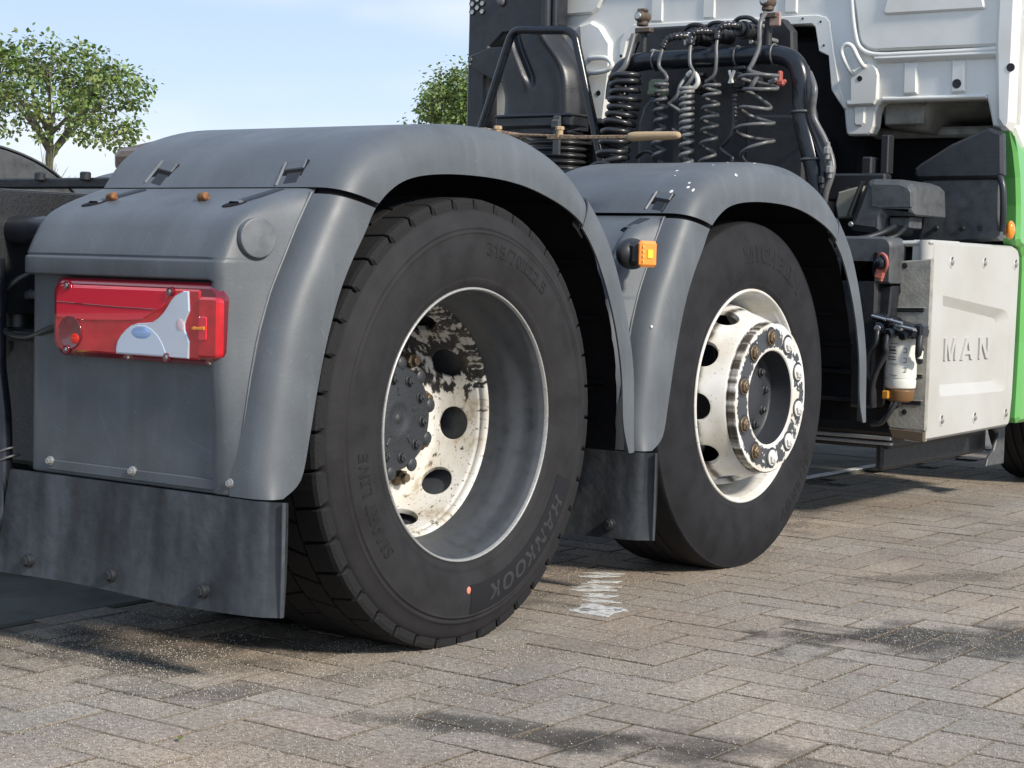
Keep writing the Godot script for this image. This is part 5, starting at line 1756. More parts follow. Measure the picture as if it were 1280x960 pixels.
	bx(mb, 2.95, 3.02, 1.02, 1.26, -0.46, -0.42, 0.006)
	bx(mb, 2.94, 3.0, 1.10, 1.20, -0.60, -0.36, 0.008)
	bx(mb, 2.98, 3.03, 1.20, 1.34, -0.40, -0.37, 0.004)
	mb.cyl(Vector3(2.96, 1.155, -0.40), Vector3(2.92, 1.155, -0.40), 0.022, 16, 0.004)
	mb.cyl(Vector3(2.98, 1.13, -0.50), Vector3(2.93, 1.13, -0.50), 0.018, 16, 0.004)
	add("engine_bracket", mb, M.steel_dark, c)

# ------------------------------------------------------------------ air intake
func air_duct() -> void:
	var d := node("air_intake", truck)
	tag(d, "tall black moulded air intake with two S-shaped ribs behind the cab")
	plate("column", [-2.345, 3.2, -2.345, 1.40, -2.245, 1.40, -2.248, 1.62, -2.225, 1.745, -2.16, 1.80, -1.915, 1.80, -1.897, 1.83, -1.897, 3.2], rear(3.06), -0.09, 0.0, M.duct, d, 0.010)
	# honeycomb grille in the column's outer edge: open cells
	var mb := MB.new()
	for i in 3:
		for j in 8:
			var z := -2.322 + i * 0.026; var h := 1.900 + j * 0.034 + (0.017 if i % 2 else 0.0)
			mb.xf = rear(3.058) * Transform3D(Basis(), Vector3(z, h, 0))
			mb.lathe([Vector2(0.0145, 0.0), Vector2(0.0145, 0.004), Vector2(0.0115, 0.004), Vector2(0.0105, 0.0015)], 6)
	add("grille_frame", mb, M.duct, d)
	for i in 3:
		for j in 8:
			mb = MB.new()
			var z := -2.322 + i * 0.026; var h := 1.900 + j * 0.034 + (0.017 if i % 2 else 0.0)
			mb.xf = rear(3.058) * Transform3D(Basis(), Vector3(z, h, 0.0))
			mb.lathe([Vector2(0.0108, 0.0018), Vector2(0.0, 0.0018)], 6)
			add("grille_cell", mb, M.label_white, d)
	mb = MB.new()
	mb.tube(V([3.055, 3.2, -1.955, 3.055, 1.80, -1.935]), 0.024, 14)
	mb.tube(V([3.065, 3.2, -1.905, 3.065, 1.82, -1.90]), 0.014, 12)
	add("column_bead", mb, M.duct, d)
	mb = MB.new()
	mb.ball(Vector3(3.05, 1.935, -2.168), Vector3(0.012, 0.022, 0.020), Basis(), 14, 8)
	mb.cyl(Vector3(3.06, 1.745, -2.228), Vector3(3.045, 1.745, -2.228), 0.007, 10, 0.002)
	add("column_clip", mb, M.hose_grey, d)
	plate("bracket", [-2.318, 1.708, -2.20, 1.742, -2.10, 1.742, -2.10, 1.58, -2.19, 1.610, -2.312, 1.668], rear(3.03), -0.02, 0.006, M.duct, d, 0.005)
	mb = MB.new()
	mb.cyl(Vector3(3.025, 1.695, -2.297), Vector3(3.018, 1.695, -2.297), 0.009, 12, 0.002)
	mb.cyl(Vector3(3.025, 1.675, -2.30), Vector3(3.018, 1.675, -2.30), 0.006, 12, 0.002)
	add("bracket_bolt", mb, M.hose_grey, d)
	# swan-neck snorkel: rounded body lofted between its left and right edges
	var levels := [[1.385, -2.105, -1.722], [1.440, -2.092, -1.720], [1.470, -2.090, -1.720], [1.510, -2.088, -1.721], [1.555, -2.090, -1.728], [1.60, -2.120, -1.736], [1.65, -2.128, -1.752], [1.70, -2.110, -1.792], [1.74, -2.085, -1.825], [1.775, -2.06, -1.855], [1.80, -2.05, -1.88]]
	var left := []; var right := []
	for l in levels: left.append(Vector2(l[0], l[1])); right.append(Vector2(l[0], l[2]))
	var crease1 := [Vector2(1.385, -1.93), Vector2(1.57, -1.945), Vector2(1.65, -1.985), Vector2(1.75, -2.037), Vector2(1.80, -2.045)]
	var crease2 := [Vector2(1.385, -1.755), Vector2(1.51, -1.76), Vector2(1.60, -1.765), Vector2(1.66, -1.79), Vector2(1.765, -1.88), Vector2(1.80, -1.90)]
	var soft := func(list: Array, key: float) -> float:
		var sum := 0.0
		for k in 9: sum += lerp_list(list, clampf(key + (k - 4) * 0.010, 1.385, 1.80))
		return sum / 9.0
	var rows := []
	for i in 91:
		var h := lerpf(1.385, 1.80, i / 90.0)
		var zl: float = soft.call(left, h); var zr: float = soft.call(right, h)
		var s1: float = soft.call(crease1, h); var s2: float = soft.call(crease2, h)
		var amp := smoothstep(1.535, 1.62, h)
		var row := PackedVector3Array()
		for k in 101:
			var a := PI * k / 100.0
			var z := (zl + zr) * 0.5 - cos(a) * (zr - zl) * 0.5
			var bulge := pow(maxf(sin(a), 0.0), 0.28) * 0.10
			bulge += amp * (0.016 * exp(-pow((z - s1 + 0.010) / 0.013, 2.0)) - 0.026 * exp(-pow((z - s1 - 0.022) / 0.017, 2.0)))
			bulge += 0.022 * exp(-pow((z - s2) / 0.020, 2.0)) - 0.016 * exp(-pow((z - s2 - 0.036) / 0.020, 2.0))
			row.append(Vector3(3.05 - bulge, h, z))
		rows.append(row)
	var mbs := MB.new()
	mbs.grid(rows)
	mb = mbs
	add("snorkel", mb, M.duct, d)
	mb = MB.new()
	bx(mb, 2.935, 3.06, 1.392, 1.446, -2.100, -1.716, 0.012)
	bx(mb, 2.928, 3.06, 1.438, 1.450, -2.098, -1.714, 0.004)
	bx(mb, 2.95, 3.06, 1.362, 1.396, -2.02, -1.735, 0.012)
	add("collar", mb, M.duct, d)
	mb = MB.new()
	bx(mb, 2.922, 2.935, 1.28, 1.44, -1.80, -1.765, 0.004)
	mb.box(Vector3(2.92, 1.405, -1.782), Vector3(0.02, 0.04, 0.046), 0.008)
	add("collar_clip", mb, M.cover_grey, d)
	mb = MB.new()
	var prof := []
	for k in 9:
		var h := 1.375 - k * 0.026
		prof.append(Vector2(0.112, h)); prof.append(Vector2(0.135, h - 0.008)); prof.append(Vector2(0.137, h - 0.013)); prof.append(Vector2(0.135, h - 0.018))
	mb.xf = Transform3D(Basis(Vector3(1, 0, 0), Vector3(0, 0, 1), Vector3(0, 1, 0)), Vector3(3.06, 0, -1.86))
	mb.lathe(prof, 40)
	add("bellows", mb, M.hose, d)

# ------------------------------------------------------------------ hoses behind the cab
func hose_rack() -> void:
	var h := node("hose_rack", truck)
	tag(h, "black hose rack behind the cab with coiled air and electric lines")
	plate("back_plate", [-1.352, 1.12, -1.345, 1.60, -1.300, 1.700, -1.275, 1.738, -1.262, 1.744, -0.84, 1.742, -0.700, 1.745, -0.692, 1.738, -0.660, 1.70, -0.655, 1.62, -0.60, 1.50, -0.565, 1.40, -0.562, 1.12], rear(2.76), -0.04, 0.0, M.black, h, 0.008)
	plate("lower_box", [-0.80, 1.12, -0.80, 1.392, -0.79, 1.40, -0.565, 1.392, -0.56, 1.385, -0.56, 1.12], rear(2.74), -0.05, 0.05, M.black, h, 0.010)
	plate("side_tank", [-1.255, 1.12, -1.255, 1.38, -1.235, 1.44, -1.205, 1.475, -1.10, 1.478, -1.075, 1.46, -1.07, 1.12], rear(2.74), -0.02, 0.06, M.duct, h, 0.02)
	var mb := MB.new()
	mb.box(Vector3(2.675, 1.506, -1.160), Vector3(0.06, 0.062, 0.062), 0.012)
	mb.cyl(Vector3(2.675, 1.475, -1.160), Vector3(2.675, 1.50, -1.160), 0.04, 20, 0.006)
	add("green_connector", mb, mat(lin(0.26, 0.32, 0.20), 0.5), h)
	# thick cross pipe that turns down at its right end
	mb = MB.new()
	mb.tube(smooth_path(V([2.60, 1.46, -1.305, 2.60, 1.52, -1.298, 2.60, 1.572, -1.268, 2.60, 1.594, -1.20, 2.60, 1.597, -1.08, 2.60, 1.597, -0.95, 2.60, 1.597, -0.80, 2.60, 1.598, -0.68, 2.60, 1.594, -0.622, 2.60, 1.576, -0.575, 2.60, 1.538, -0.545, 2.60, 1.47, -0.532, 2.60, 1.38, -0.528, 2.60, 1.28, -0.500, 2.60, 1.18, -0.470, 2.60, 1.02, -0.44]), 5), 0.034, 18)
	add("cross_pipe", mb, M.black_gloss, h)
	mb = MB.new()
	for z in [-1.13, -0.97, -0.79, -0.645]:
		mb.tube(coil(V([2.60, 1.597, z, 2.60, 1.597, z + 0.004]), 0.0365, 1.0, 20), 0.004, 6)
	add("pipe_clip", mb, M.hose_grey, h)
	for q in [[2.60, 1.385, -0.527], [2.60, 1.22, -0.485]]:
		mb = MB.new()
		mb.tube(coil(V([q[0], q[1], q[2], q[0], q[1] + 0.012, q[2]]), 0.038, 1.1, 18), 0.005, 6)
		add("cable_tie", mb, M.hose_grey, h)
	for k in 4:
		mb = MB.new()
		mb.tube(smooth_path(V([2.62, 1.56 - k * 0.01, -0.535 + 0.006 * k, 2.58, 1.47, -0.505 + 0.010 * k, 2.585, 1.38, -0.500 + k * 0.007, 2.59, 1.29, -0.470 + k * 0.013, 2.58, 1.20, -0.425 + k * 0.010, 2.57, 1.11, -0.425 + k * 0.004, 2.60, 1.02, -0.44]), 5), 0.010 + 0.002 * (k % 2), 9)
		add("cable", mb, M.hose if k < 3 else M.hose_grey, h)
	for q in [[1.255, -0.404], [1.19, -0.392], [1.155, -0.420]]:
		mb = MB.new()
		mb.box(Vector3(2.555, q[0], q[1]), Vector3(0.03, 0.028, 0.022), 0.005)
		mb.cyl(Vector3(2.555, q[0] - 0.03, q[1]), Vector3(2.555, q[0] + 0.03, q[1]), 0.008, 10, 0.002)
		add("pipe_fitting", mb, M.hose_pale if q[0] > 1.16 else M.steel_dark, h)
	# coils
	var coils := [
		["heavy_coil", M.hose, [2.52, 1.535, -1.205, 2.515, 1.47, -1.205, 2.51, 1.40, -1.215, 2.50, 1.33, -1.228, 2.50, 1.24, -1.24, 2.50, 1.165, -1.22], 0.053, 12.2, 0.0105, 0.06],
		["thin_coil", M.hose_grey, [2.50, 1.500, -1.040, 2.50, 1.44, -1.045, 2.50, 1.36, -1.045, 2.50, 1.27, -1.050, 2.50, 1.17, -1.045], 0.021, 9.0, 0.0070, 0.18],
		["pale_coil", M.hose_pale, [2.49, 1.480, -0.930, 2.49, 1.40, -0.928, 2.49, 1.30, -0.925, 2.49, 1.16, -0.922], 0.0215, 13.0, 0.0072, 0.03],
		["grey_coil", M.hose_grey, [2.50, 1.490, -0.832, 2.50, 1.40, -0.838, 2.50, 1.30, -0.842, 2.50, 1.16, -0.845], 0.028, 7.6, 0.0068, 0.05],
		["loose_coil", M.hose_grey, [2.50, 1.515, -0.640, 2.50, 1.46, -0.645, 2.50, 1.38, -0.668, 2.50, 1.29, -0.670, 2.50, 1.17, -0.655], 0.058, 5.2, 0.0068, 0.30],
	]
	for q in coils:
		mb = MB.new()
		mb.tube(coil(V(q[2]), q[3], q[4], 18, q[6]), q[5], 9)
		add(q[0], mb, q[1], h)
	# stretched leads from the sockets down to the coils, with ribbed boots at their tops
	var leads := [
		[M.hose_grey, [2.62, 1.670, -0.985, 2.55, 1.672, -1.010, 2.53, 1.655, -1.045, 2.51, 1.610, -1.053, 2.50, 1.565, -1.055, 2.50, 1.535, -1.028, 2.50, 1.515, -1.020, 2.50, 1.498, -1.045], 0.0068],
		[M.hose_grey, [2.62, 1.690, -0.905, 2.55, 1.685, -0.925, 2.53, 1.665, -0.936, 2.51, 1.615, -0.934, 2.50, 1.565, -0.926, 2.50, 1.535, -0.910, 2.49, 1.505, -0.918, 2.49, 1.48, -0.940], 0.0068],
		[M.hose_grey, [2.62, 1.705, -0.800, 2.55, 1.700, -0.815, 2.53, 1.680, -0.827, 2.51, 1.630, -0.827, 2.50, 1.575, -0.820, 2.50, 1.525, -0.826, 2.50, 1.500, -0.860], 0.0062],
		[M.hose_grey, [2.60, 1.745, -0.685, 2.56, 1.70, -0.684, 2.55, 1.62, -0.680, 2.53, 1.565, -0.690, 2.52, 1.536, -0.698, 2.52, 1.520, -0.650, 2.52, 1.508, -0.602, 2.51, 1.498, -0.592, 2.50, 1.488, -0.610], 0.0085],
		[M.hose_grey, [2.60, 1.695, -1.228, 2.56, 1.62, -1.222, 2.54, 1.575, -1.225, 2.53, 1.545, -1.250, 2.52, 1.535, -1.257], 0.0105],
		[M.hose, [2.52, 1.455, -0.748, 2.51, 1.40, -0.748, 2.51, 1.34, -0.750, 2.51, 1.300, -0.765, 2.51, 1.268, -0.796, 2.50, 1.245, -0.765, 2.50, 1.225, -0.742, 2.50, 1.17, -0.77], 0.0065],
		[M.hose_pale, [2.60, 1.545, -0.985, 2.55, 1.50, -0.992, 2.54, 1.46, -1.000, 2.54, 1.437, -1.025, 2.54, 1.43, -1.03, 2.55, 1.40, -0.985, 2.55, 1.36, -0.965, 2.55, 1.33, -0.99, 2.55, 1.34, -1.02], 0.0062],
		[M.hose, [2.52, 1.24, -1.15, 2.50, 1.26, -1.10, 2.50, 1.245, -1.06, 2.51, 1.20, -1.075, 2.52, 1.16, -1.12], 0.0075],
	]
	for q in leads:
		mb = MB.new()
		mb.tube(smooth_path(V(q[1]), 6), q[2], 10)
		add("hose", mb, q[0], h)
	# loops lying on the deck under the heavy coil
	for k in 6:
		mb = MB.new()
		mb.tube(smooth_path(V([2.46, 1.10, -1.16 + 0.014 * k, 2.44 - 0.01 * k, 1.195 - 0.004 * k, -1.20 + 0.012 * k, 2.44, 1.215 - 0.010 * k, -1.255 + 0.016 * k, 2.44, 1.19 - 0.012 * k, -1.31 + 0.012 * k, 2.45, 1.12, -1.34 + 0.012 * k]), 6), 0.0085, 9)
		add("hose_loop", mb, M.hose, h)
	for q in [[-1.010, 1.672, -1.050, 1.63], [-0.925, 1.684, -0.936, 1.635], [-0.815, 1.70, -0.827, 1.648]]:
		mb = MB.new()
		var a := Vector3(2.54, q[1], q[0]); var b := Vector3(2.515, q[3], q[2])
		var path := []; var rad := []
		var sp := smooth_path([a + Vector3(0.05, 0.004, 0.03), a, a.lerp(b, 0.5) + Vector3(0, 0.008, -0.010), b], 8)
		for i in sp.size():
			path.append(sp[i]); rad.append((0.017 if i % 3 == 0 else 0.0125) * (1.0 - 0.25 * i / sp.size()))
		mb.tube(path, rad, 14)
		add("rubber_boot", mb, M.hose, h)
	mb = MB.new()
	var bp := []; var br := []
	for i in 24:
		bp.append(Vector3(2.515, 1.462 - i * 0.0048, -0.748)); br.append(0.0135 if i % 3 == 0 else 0.0095)
	mb.tube(bp, br, 14)
	add("rubber_boot", mb, M.hose, h)
	# sockets and couplings
	for q in [[-0.965, 1.675, M.label_white], [-0.875, 1.678, M.hose], [-0.765, 1.690, M.hose]]:
		mb = MB.new()
		mb.cyl(Vector3(2.70, q[1], q[0]), Vector3(2.585, q[1] + 0.002, q[0] - 0.02), 0.027, 20, 0.005)
		mb.cyl(Vector3(2.62, q[1], q[0] - 0.008), Vector3(2.60, q[1], q[0] - 0.012), 0.033, 20, 0.004)
		mb.tube(smooth_path(V([2.61, q[1] + 0.03, q[0] - 0.05, 2.60, q[1] + 0.043, q[0] - 0.02, 2.60, q[1] + 0.040, q[0] + 0.02, 2.61, q[1] + 0.02, q[0] + 0.045]), 5), 0.008, 8)
		add("socket", mb, M.hose if q[2] == M.hose else M.black, h)
		if q[2] == M.label_white:
			mb = MB.new()
			mb.box(Vector3(2.575, q[1] - 0.002, q[0] - 0.012), Vector3(0.02, 0.032, 0.052), 0.007)
			for k in 3: mb.box(Vector3(2.573, q[1] - 0.022, q[0] - 0.026 + k * 0.016), Vector3(0.014, 0.02, 0.007), 0.002)
			add("white_plug", mb, M.label_white, h)
	for q in [[-0.950, 1.505, 0.036], [-0.778, 1.515, 0.044]]:
		mb = MB.new()
		mb.cyl(Vector3(2.70, q[1], q[0]), Vector3(2.60, q[1], q[0]), q[2], 26, 0.006)
		mb.cyl(Vector3(2.60, q[1], q[0]), Vector3(2.575, q[1] - 0.004, q[0]), q[2] * 0.72, 22, 0.006)
		mb.box(Vector3(2.59, q[1] + q[2] * 0.9, q[0] + 0.01), Vector3(0.04, 0.014, 0.05), 0.004)
		for k in 5:
			var a := TAU * k / 5.0
			mb.cyl(Vector3(2.600, q[1] + sin(a) * q[2] * 0.84, q[0] + cos(a) * q[2] * 0.84), Vector3(2.592, q[1] + sin(a) * q[2] * 0.84, q[0] + cos(a) * q[2] * 0.84), 0.005, 8, 0.001)
		add("coupling", mb, M.hose, h)
	mb = MB.new()
	mb.tube(smooth_path(V([2.57, 1.535, -0.975, 2.565, 1.545, -0.955, 2.565, 1.530, -0.935, 2.565, 1.505, -0.930, 2.565, 1.485, -0.950, 2.565, 1.495, -0.972]), 5), 0.009, 10)
	add("white_clip", mb, M.label_white, h)
	mb = MB.new()
	mb.tube(V([2.570, 1.545, -0.805, 2.568, 1.500, -0.790]), 0.006, 8)
	mb.tube(V([2.570, 1.545, -0.785, 2.568, 1.500, -0.803]), 0.006, 8)
	add("white_clip", mb, M.label_white, h)
	mb = MB.new()
	mb.box(Vector3(2.56, 1.512, -0.598), Vector3(0.02, 0.046, 0.016), 0.005)
	mb.box(Vector3(2.555, 1.492, -0.592), Vector3(0.02, 0.020, 0.028), 0.005)
	mb.cyl(Vector3(2.56, 1.500, -0.625), Vector3(2.56, 1.498, -0.575), 0.007, 12, 0.002)
	add("red_tap", mb, M.red_plastic, h)
	mb = MB.new()
	mb.tube(smooth_path(V([2.52, 1.462, -0.705, 2.51, 1.466, -0.690, 2.50, 1.485, -0.672, 2.50, 1.512, -0.655]), 5), 0.0075, 9)
	add("elbow", mb, M.hose_pale, h)
	# stand pipes with clamps at the top corners
	for q in [[-1.222, 1.745, 1.60], [-0.703, 1.770, 1.60]]:
		mb = MB.new()
		mb.cyl(Vector3(2.66, q[2], q[0]), Vector3(2.66, q[1] - 0.02, q[0]), 0.014, 14, 0.003)
		add("stand_pipe", mb, M.steel_dark, h)
		mb = MB.new()
		mb.box(Vector3(2.65, q[1] - 0.028, q[0] + 0.008), Vector3(0.03, 0.018, 0.066), 0.003)
		mb.cyl(Vector3(2.65, q[1] - 0.012, q[0]), Vector3(2.65, q[1] + 0.006, q[0]), 0.022, 18, 0.004)
		mb.cyl(Vector3(2.62, q[1] + 0.022, q[0]), Vector3(2.68, q[1] + 0.022, q[0]), 0.021, 20, 0.005)
		mb.box(Vector3(2.65, q[1] + 0.046, q[0]), Vector3(0.03, 0.012, 0.036), 0.004)
		add("clamp", mb, M.greasy, h)
		mb = MB.new()
		mb.cyl(Vector3(2.625, q[1] + 0.022, q[0]), Vector3(2.612, q[1] + 0.022, q[0]), 0.014, 16, 0.003)
		add("clamp_pin", mb, M.bolt, h)
	mb = MB.new()
	mb.box(Vector3(2.65, 1.728, -0.672), Vector3(0.012, 0.05, 0.044), 0.004)
	mb.cyl(Vector3(2.65, 1.79, -0.703), Vector3(2.65, 1.822, -0.703), 0.006, 10, 0.001)
	add("pink_bracket", mb, mat(lin(0.36, 0.24, 0.20), 0.6), h)
	for q in [[-0.745, 1.712], [-0.770, 1.655], [-0.70, 1.66], [-0.545, 1.30], [-1.18, 1.64]]:
		mb = MB.new()
		mb.cyl(Vector3(2.72, q[1], q[0]), Vector3(2.655, q[1], q[0]), 0.009, 12, 0.002)
		add("bolt", mb, M.bolt, h)
	# bent tube frame
	mb = MB.new()
	mb.tube(smooth_path(V([2.6, 1.20, -1.990, 2.6, 1.38, -1.914, 2.6, 1.55, -1.851, 2.6, 1.69, -1.798, 2.6, 1.722, -1.782, 2.6, 1.737, -1.760, 2.6, 1.739, -1.730, 2.6, 1.734, -1.64, 2.6, 1.729, -1.545, 2.6, 1.722, -1.515, 2.6, 1.700, -1.490, 2.6, 1.66, -1.476, 2.6, 1.50, -1.430, 2.6, 1.332, -1.381, 2.6, 1.15, -1.33]), 5), 0.0165, 16)
	tag(add("tube_frame", mb, M.black_gloss, h), "bent black tube frame left of the hoses")
	mb = MB.new()
	bx(mb, 2.3, 2.9, 1.03, 1.06, -2.05, -0.62, 0.006)
	bx(mb, 2.55, 2.66, 0.97, 1.20, -1.66, -0.84, 0.01)
	add("deck", mb, M.black, h)

# ------------------------------------------------------------------ boxes on the right-hand side
func equipment() -> void:
	var e := node("battery_box", truck)
	tag(e, "white ribbed battery box cover lettered MAN, beside the green cab corner")
	# cover: outward face with a recessed field, rounded rear edge
	var z := 0.0
	var out := [2.548, 0.945, 2.556, 0.955, 3.300, 0.953, 3.340, 0.945, 3.362, 0.920, 3.366, 0.88, 3.350, 0.40, 3.335, 0.31, 3.318, 0.290, 2.548, 0.282, 2.534, 0.292, 2.538, 0.60]
	var outer := P2([2.648, 0.772, 3.205, 0.722, 3.240, 0.716, 3.262, 0.704, 3.276, 0.680, 3.272, 0.45, 3.264, 0.430, 3.240, 0.424, 2.664, 0.430, 2.652, 0.436, 2.648, 0.45])
	var inner := P2([2.676, 0.738, 3.150, 0.692, 3.172, 0.687, 3.184, 0.680, 3.190, 0.668, 3.192, 0.480, 3.188, 0.468, 3.176, 0.463, 2.688, 0.468, 2.679, 0.472, 2.676, 0.482])
	plate("cover", out, side(-0.026), -0.05, 0.0, M.panel, e, 0.001)
	var mb := MB.new()
	var edge := P2(out)
	var n_e := edge.size()
	var rim := PackedVector2Array()
	for i in n_e:
		var pa := (edge[i] - edge[(i + n_e - 1) % n_e]).normalized(); var pb := (edge[(i + 1) % n_e] - edge[i]).normalized()
		var m := Vector2(pa.y, -pa.x) + Vector2(pb.y, -pb.x)
		rim.append(edge[i] + m * (0.012 / maxf(0.35, m.length_squared() * 0.5)))
	var e0 := PackedVector3Array(); var e1 := PackedVector3Array(); var e2 := PackedVector3Array()
	for i in n_e:
		e0.append(Vector3(edge[i].x, edge[i].y, -0.026)); e1.append(Vector3(edge[i].x, edge[i].y, -0.014).lerp(Vector3(rim[i].x, rim[i].y, -0.014), 0.15)); e2.append(Vector3(rim[i].x, rim[i].y, -0.004))
	mb.grid([e0, e1, e2], false, true)
	mb.xf = side(-0.004)
	mb.ring(rim, outer.duplicate(), 0.0)
	mb.xf = Transform3D()
	add("cover_face", mb, M.panel, e)
	mb = MB.new()
	var ra := PackedVector3Array(); var rb := PackedVector3Array()
	for i in outer.size():
		ra.append(Vector3(outer[i].x, outer[i].y, -0.004))
		rb.append(Vector3(inner[i].x, inner[i].y, -0.022))
	mb.grid([ra, rb], false, true)
	mb.xf = side(-0.022)
	var tr := Geometry2D.triangulate_polygon(inner)
	for t in range(0, tr.size(), 3): mb.tri3(inner[tr[t]], inner[tr[t + 1]], inner[tr[t + 2]], 0.0, 1.0)
	mb.xf = Transform3D()
	add("recessed_field", mb, M.panel, e)
	mb = MB.new()
	bx(mb, 2.70, 3.15, 0.532, 0.534, -0.004, -0.002, 0.0005)
	mb = MB.new()
	letters(mb, "M", 0.074, 0.010, 1.5, func(p: Vector3) -> Vector3: return Vector3(2.714 + p.x, 0.550 + p.y, p.z * 1.0 - 0.0205), "Droid Sans", true)
	letters(mb, "A", 0.074, 0.010, 1.75, func(p: Vector3) -> Vector3: return Vector3(2.862 + p.x, 0.548 + p.y, p.z * 1.0 - 0.0205), "Droid Sans", true)
	letters(mb, "N", 0.074, 0.010, 1.55, func(p: Vector3) -> Vector3: return Vector3(3.030 + p.x, 0.547 + p.y, p.z * 1.0 - 0.0205), "Droid Sans", true)
	add("raised_lettering", mb, M.panel, e)
	# rear return of the cover, rounded
	mb = MB.new()
	var rows := []
	for i in 17:
		var h := lerpf(0.285, 0.955, i / 16.0)
		var row := PackedVector3Array()
		for k in 9:
			var a := PI * 0.5 * k / 8.0
			row.append(Vector3(2.564 - 0.030 * sin(a), h, -0.0365 + 0.030 * cos(a)))
		row.append(Vector3(2.534, h, -0.046))
		row.append(Vector3(2.550, h, -0.050))
		rows.append(row)
	mb.grid(rows)
	add("cover_return", mb, M.panel, e)
	for q in [[2.707, 0.883], [3.007, 0.885], [3.311, 0.884], [2.675, 0.347], [2.974, 0.341], [3.276, 0.339]]:
		mb = MB.new()
		mb.ball(Vector3(q[0], q[1], -0.006), Vector3(0.017, 0.021, 0.007), Basis(), 14, 8)
		add("bolt_dimple", mb, M.panel, e)
		mb = MB.new()
		mb.cyl(Vector3(q[0], q[1], 0.0), Vector3(q[0], q[1], 0.003), 0.010, 14, 0.002)
		mb.hexnut(Vector3(q[0], q[1], 0.002), Vector3(0, 0, 1), 0.0065, 0.004)
		add("cover_bolt", mb, M.bolt, e)
		mb = MB.new()
		mb.box(Vector3(q[0] - 0.002, q[1] + 0.014, 0.0006), Vector3(0.012, 0.005, 0.004), 0.001, Basis(Vector3.BACK, 0.8))
		add("bolt_slot", mb, M.black, e)
	# dust-coloured bracket plate and lid behind the cover
	plate("bracket_plate", [-0.150, 0.868, -0.142, 0.880, 0.0, 0.893, 0.0, 0.32, -0.128, 0.322, -0.146, 0.355, -0.130, 0.40, -0.118, 0.44, -0.119, 0.686, -0.138, 0.702, -0.128, 0.74, -0.110, 0.780, -0.112, 0.815, -0.146, 0.838], rear(2.54), -0.01, 0.008, M.primer, e, 0.004)
	for q in [[0.720, -0.115, -0.019], [0.590, -0.03, -0.016], [0.500, -0.045, -0.016], [0.411, -0.087, -0.016]]:
		mb = MB.new()
		mb.box(Vector3(2.5315, q[0], (q[1] + q[2]) * 0.5), Vector3(0.006, 0.012, q[2] - q[1]), 0.003, Basis(Vector3.RIGHT, -0.03))
		add("slot", mb, M.black, e)
		mb = MB.new()
		mb.box(Vector3(2.530, q[0] + 0.009, (q[1] + q[2]) * 0.5), Vector3(0.006, 0.004, q[2] - q[1] + 0.006), 0.0015, Basis(Vector3.RIGHT, -0.03))
		add("slot_lip", mb, M.primer, e)
	for q in [[0.868, -0.095, 0.010], [0.380, -0.075, 0.009], [0.397, -0.105, 0.008]]:
		mb = MB.new()
		mb.xf = rear(2.532) * Transform3D(Basis(), Vector3(q[1], q[0], 0))
		mb.lathe([Vector2(q[2], 0.0), Vector2(q[2], 0.0018), Vector2(0.0, 0.0015)], 16)
		add("drilled_hole", mb, M.black, e)
	mb = MB.new()
	mb.box(Vector3(2.67, 0.943, -0.078), Vector3(0.26, 0.020, 0.146), 0.008, Basis(Vector3.RIGHT, -0.045))
	mb.tube(smooth_path(V([2.50, 0.955, -0.160, 2.49, 0.950, -0.148, 2.485, 0.930, -0.140]), 4), 0.009, 10)
	add("lid", mb, M.panel, e)
	mb = MB.new()
	bx(mb, 2.60, 3.36, 0.29, 0.93, -0.55, -0.055, 0.01)
	add("box_body", mb, M.black, e)
	plate("lower_edge", [-0.130, 0.322, -0.004, 0.318, -0.004, 0.284, -0.115, 0.290], rear(2.54), -0.01, 0.010, mat(lin(0.10, 0.075, 0.05), 0.7), e, 0.003)
	# skid plate under the box with a pale fin at its front end
	mb = MB.new()
	mb.box(Vector3(3.10, 0.215, -0.20), Vector3(0.96, 0.10, 0.03), 0.01)
	bx(mb, 2.62, 3.5, 0.24, 0.30, -0.5, -0.16, 0.01)
	add("skid_plate", mb, M.black, e)
	plate("fin", [3.44, 0.300, 3.63, 0.310, 3.63, 0.120, 3.45, 0.122, 3.462, 0.150, 3.52, 0.180, 3.56, 0.240], side(-0.13), -0.012, 0.0, M.cover_grey, e, 0.004)
	# bright lower edge of a tread plate below the chassis
	mb = MB.new()
	bx(mb, 2.535, 2.556, 0.262, 0.272, -0.62, -0.12, 0.002)
	bx(mb, 2.53, 2.545, 0.280, 0.292, -0.62, -0.12, 0.002)
	tag(add("step_edge", mb, M.alu, e), "", "", "", "")
	# black control box with its red isolator tap
	var k := node("control_box", truck)
	mb = MB.new()
	mb.xf = rear(2.46)
	mb.prism(rounded_rect(-0.290, -0.104, 0.806, 0.962, [0.035, 0.012, 0.006, 0.006]), -0.10, 0.020, 0.008)
	add("box", mb, M.cover_grey, k)
	mb = MB.new()
	mb.xf = rear(2.46)
	mb.prism(P2([-0.29, 0.80, -0.11, 0.80, -0.12, 0.62, -0.29, 0.60]), -0.10, -0.01, 0.006)
	bx(mb, -0.28, -0.155, 0.742, 0.748, -0.01, 0.0, 0.001)
	add("lower_box", mb, M.black, k)
	mb = MB.new()
	mb.xf = rear(2.46)
	mb.prism(P2([-0.166, 0.905, -0.158, 0.912, -0.150, 0.905, -0.148, 0.885, -0.152, 0.86, -0.148, 0.84, -0.155, 0.828, -0.166, 0.832, -0.170, 0.86]), 0.018, 0.0225, 0.001)
	add("tap_backplate", mb, M.liner, k)
	mb = MB.new()
	mb.cyl(Vector3(2.445, 0.874, -0.150), Vector3(2.40, 0.872, -0.128), 0.018, 18, 0.005)
	mb.ball(Vector3(2.40, 0.876, -0.122), Vector3(0.020, 0.022, 0.020), Basis(), 16, 10)
	add("tap_knob", mb, M.black_gloss, k)
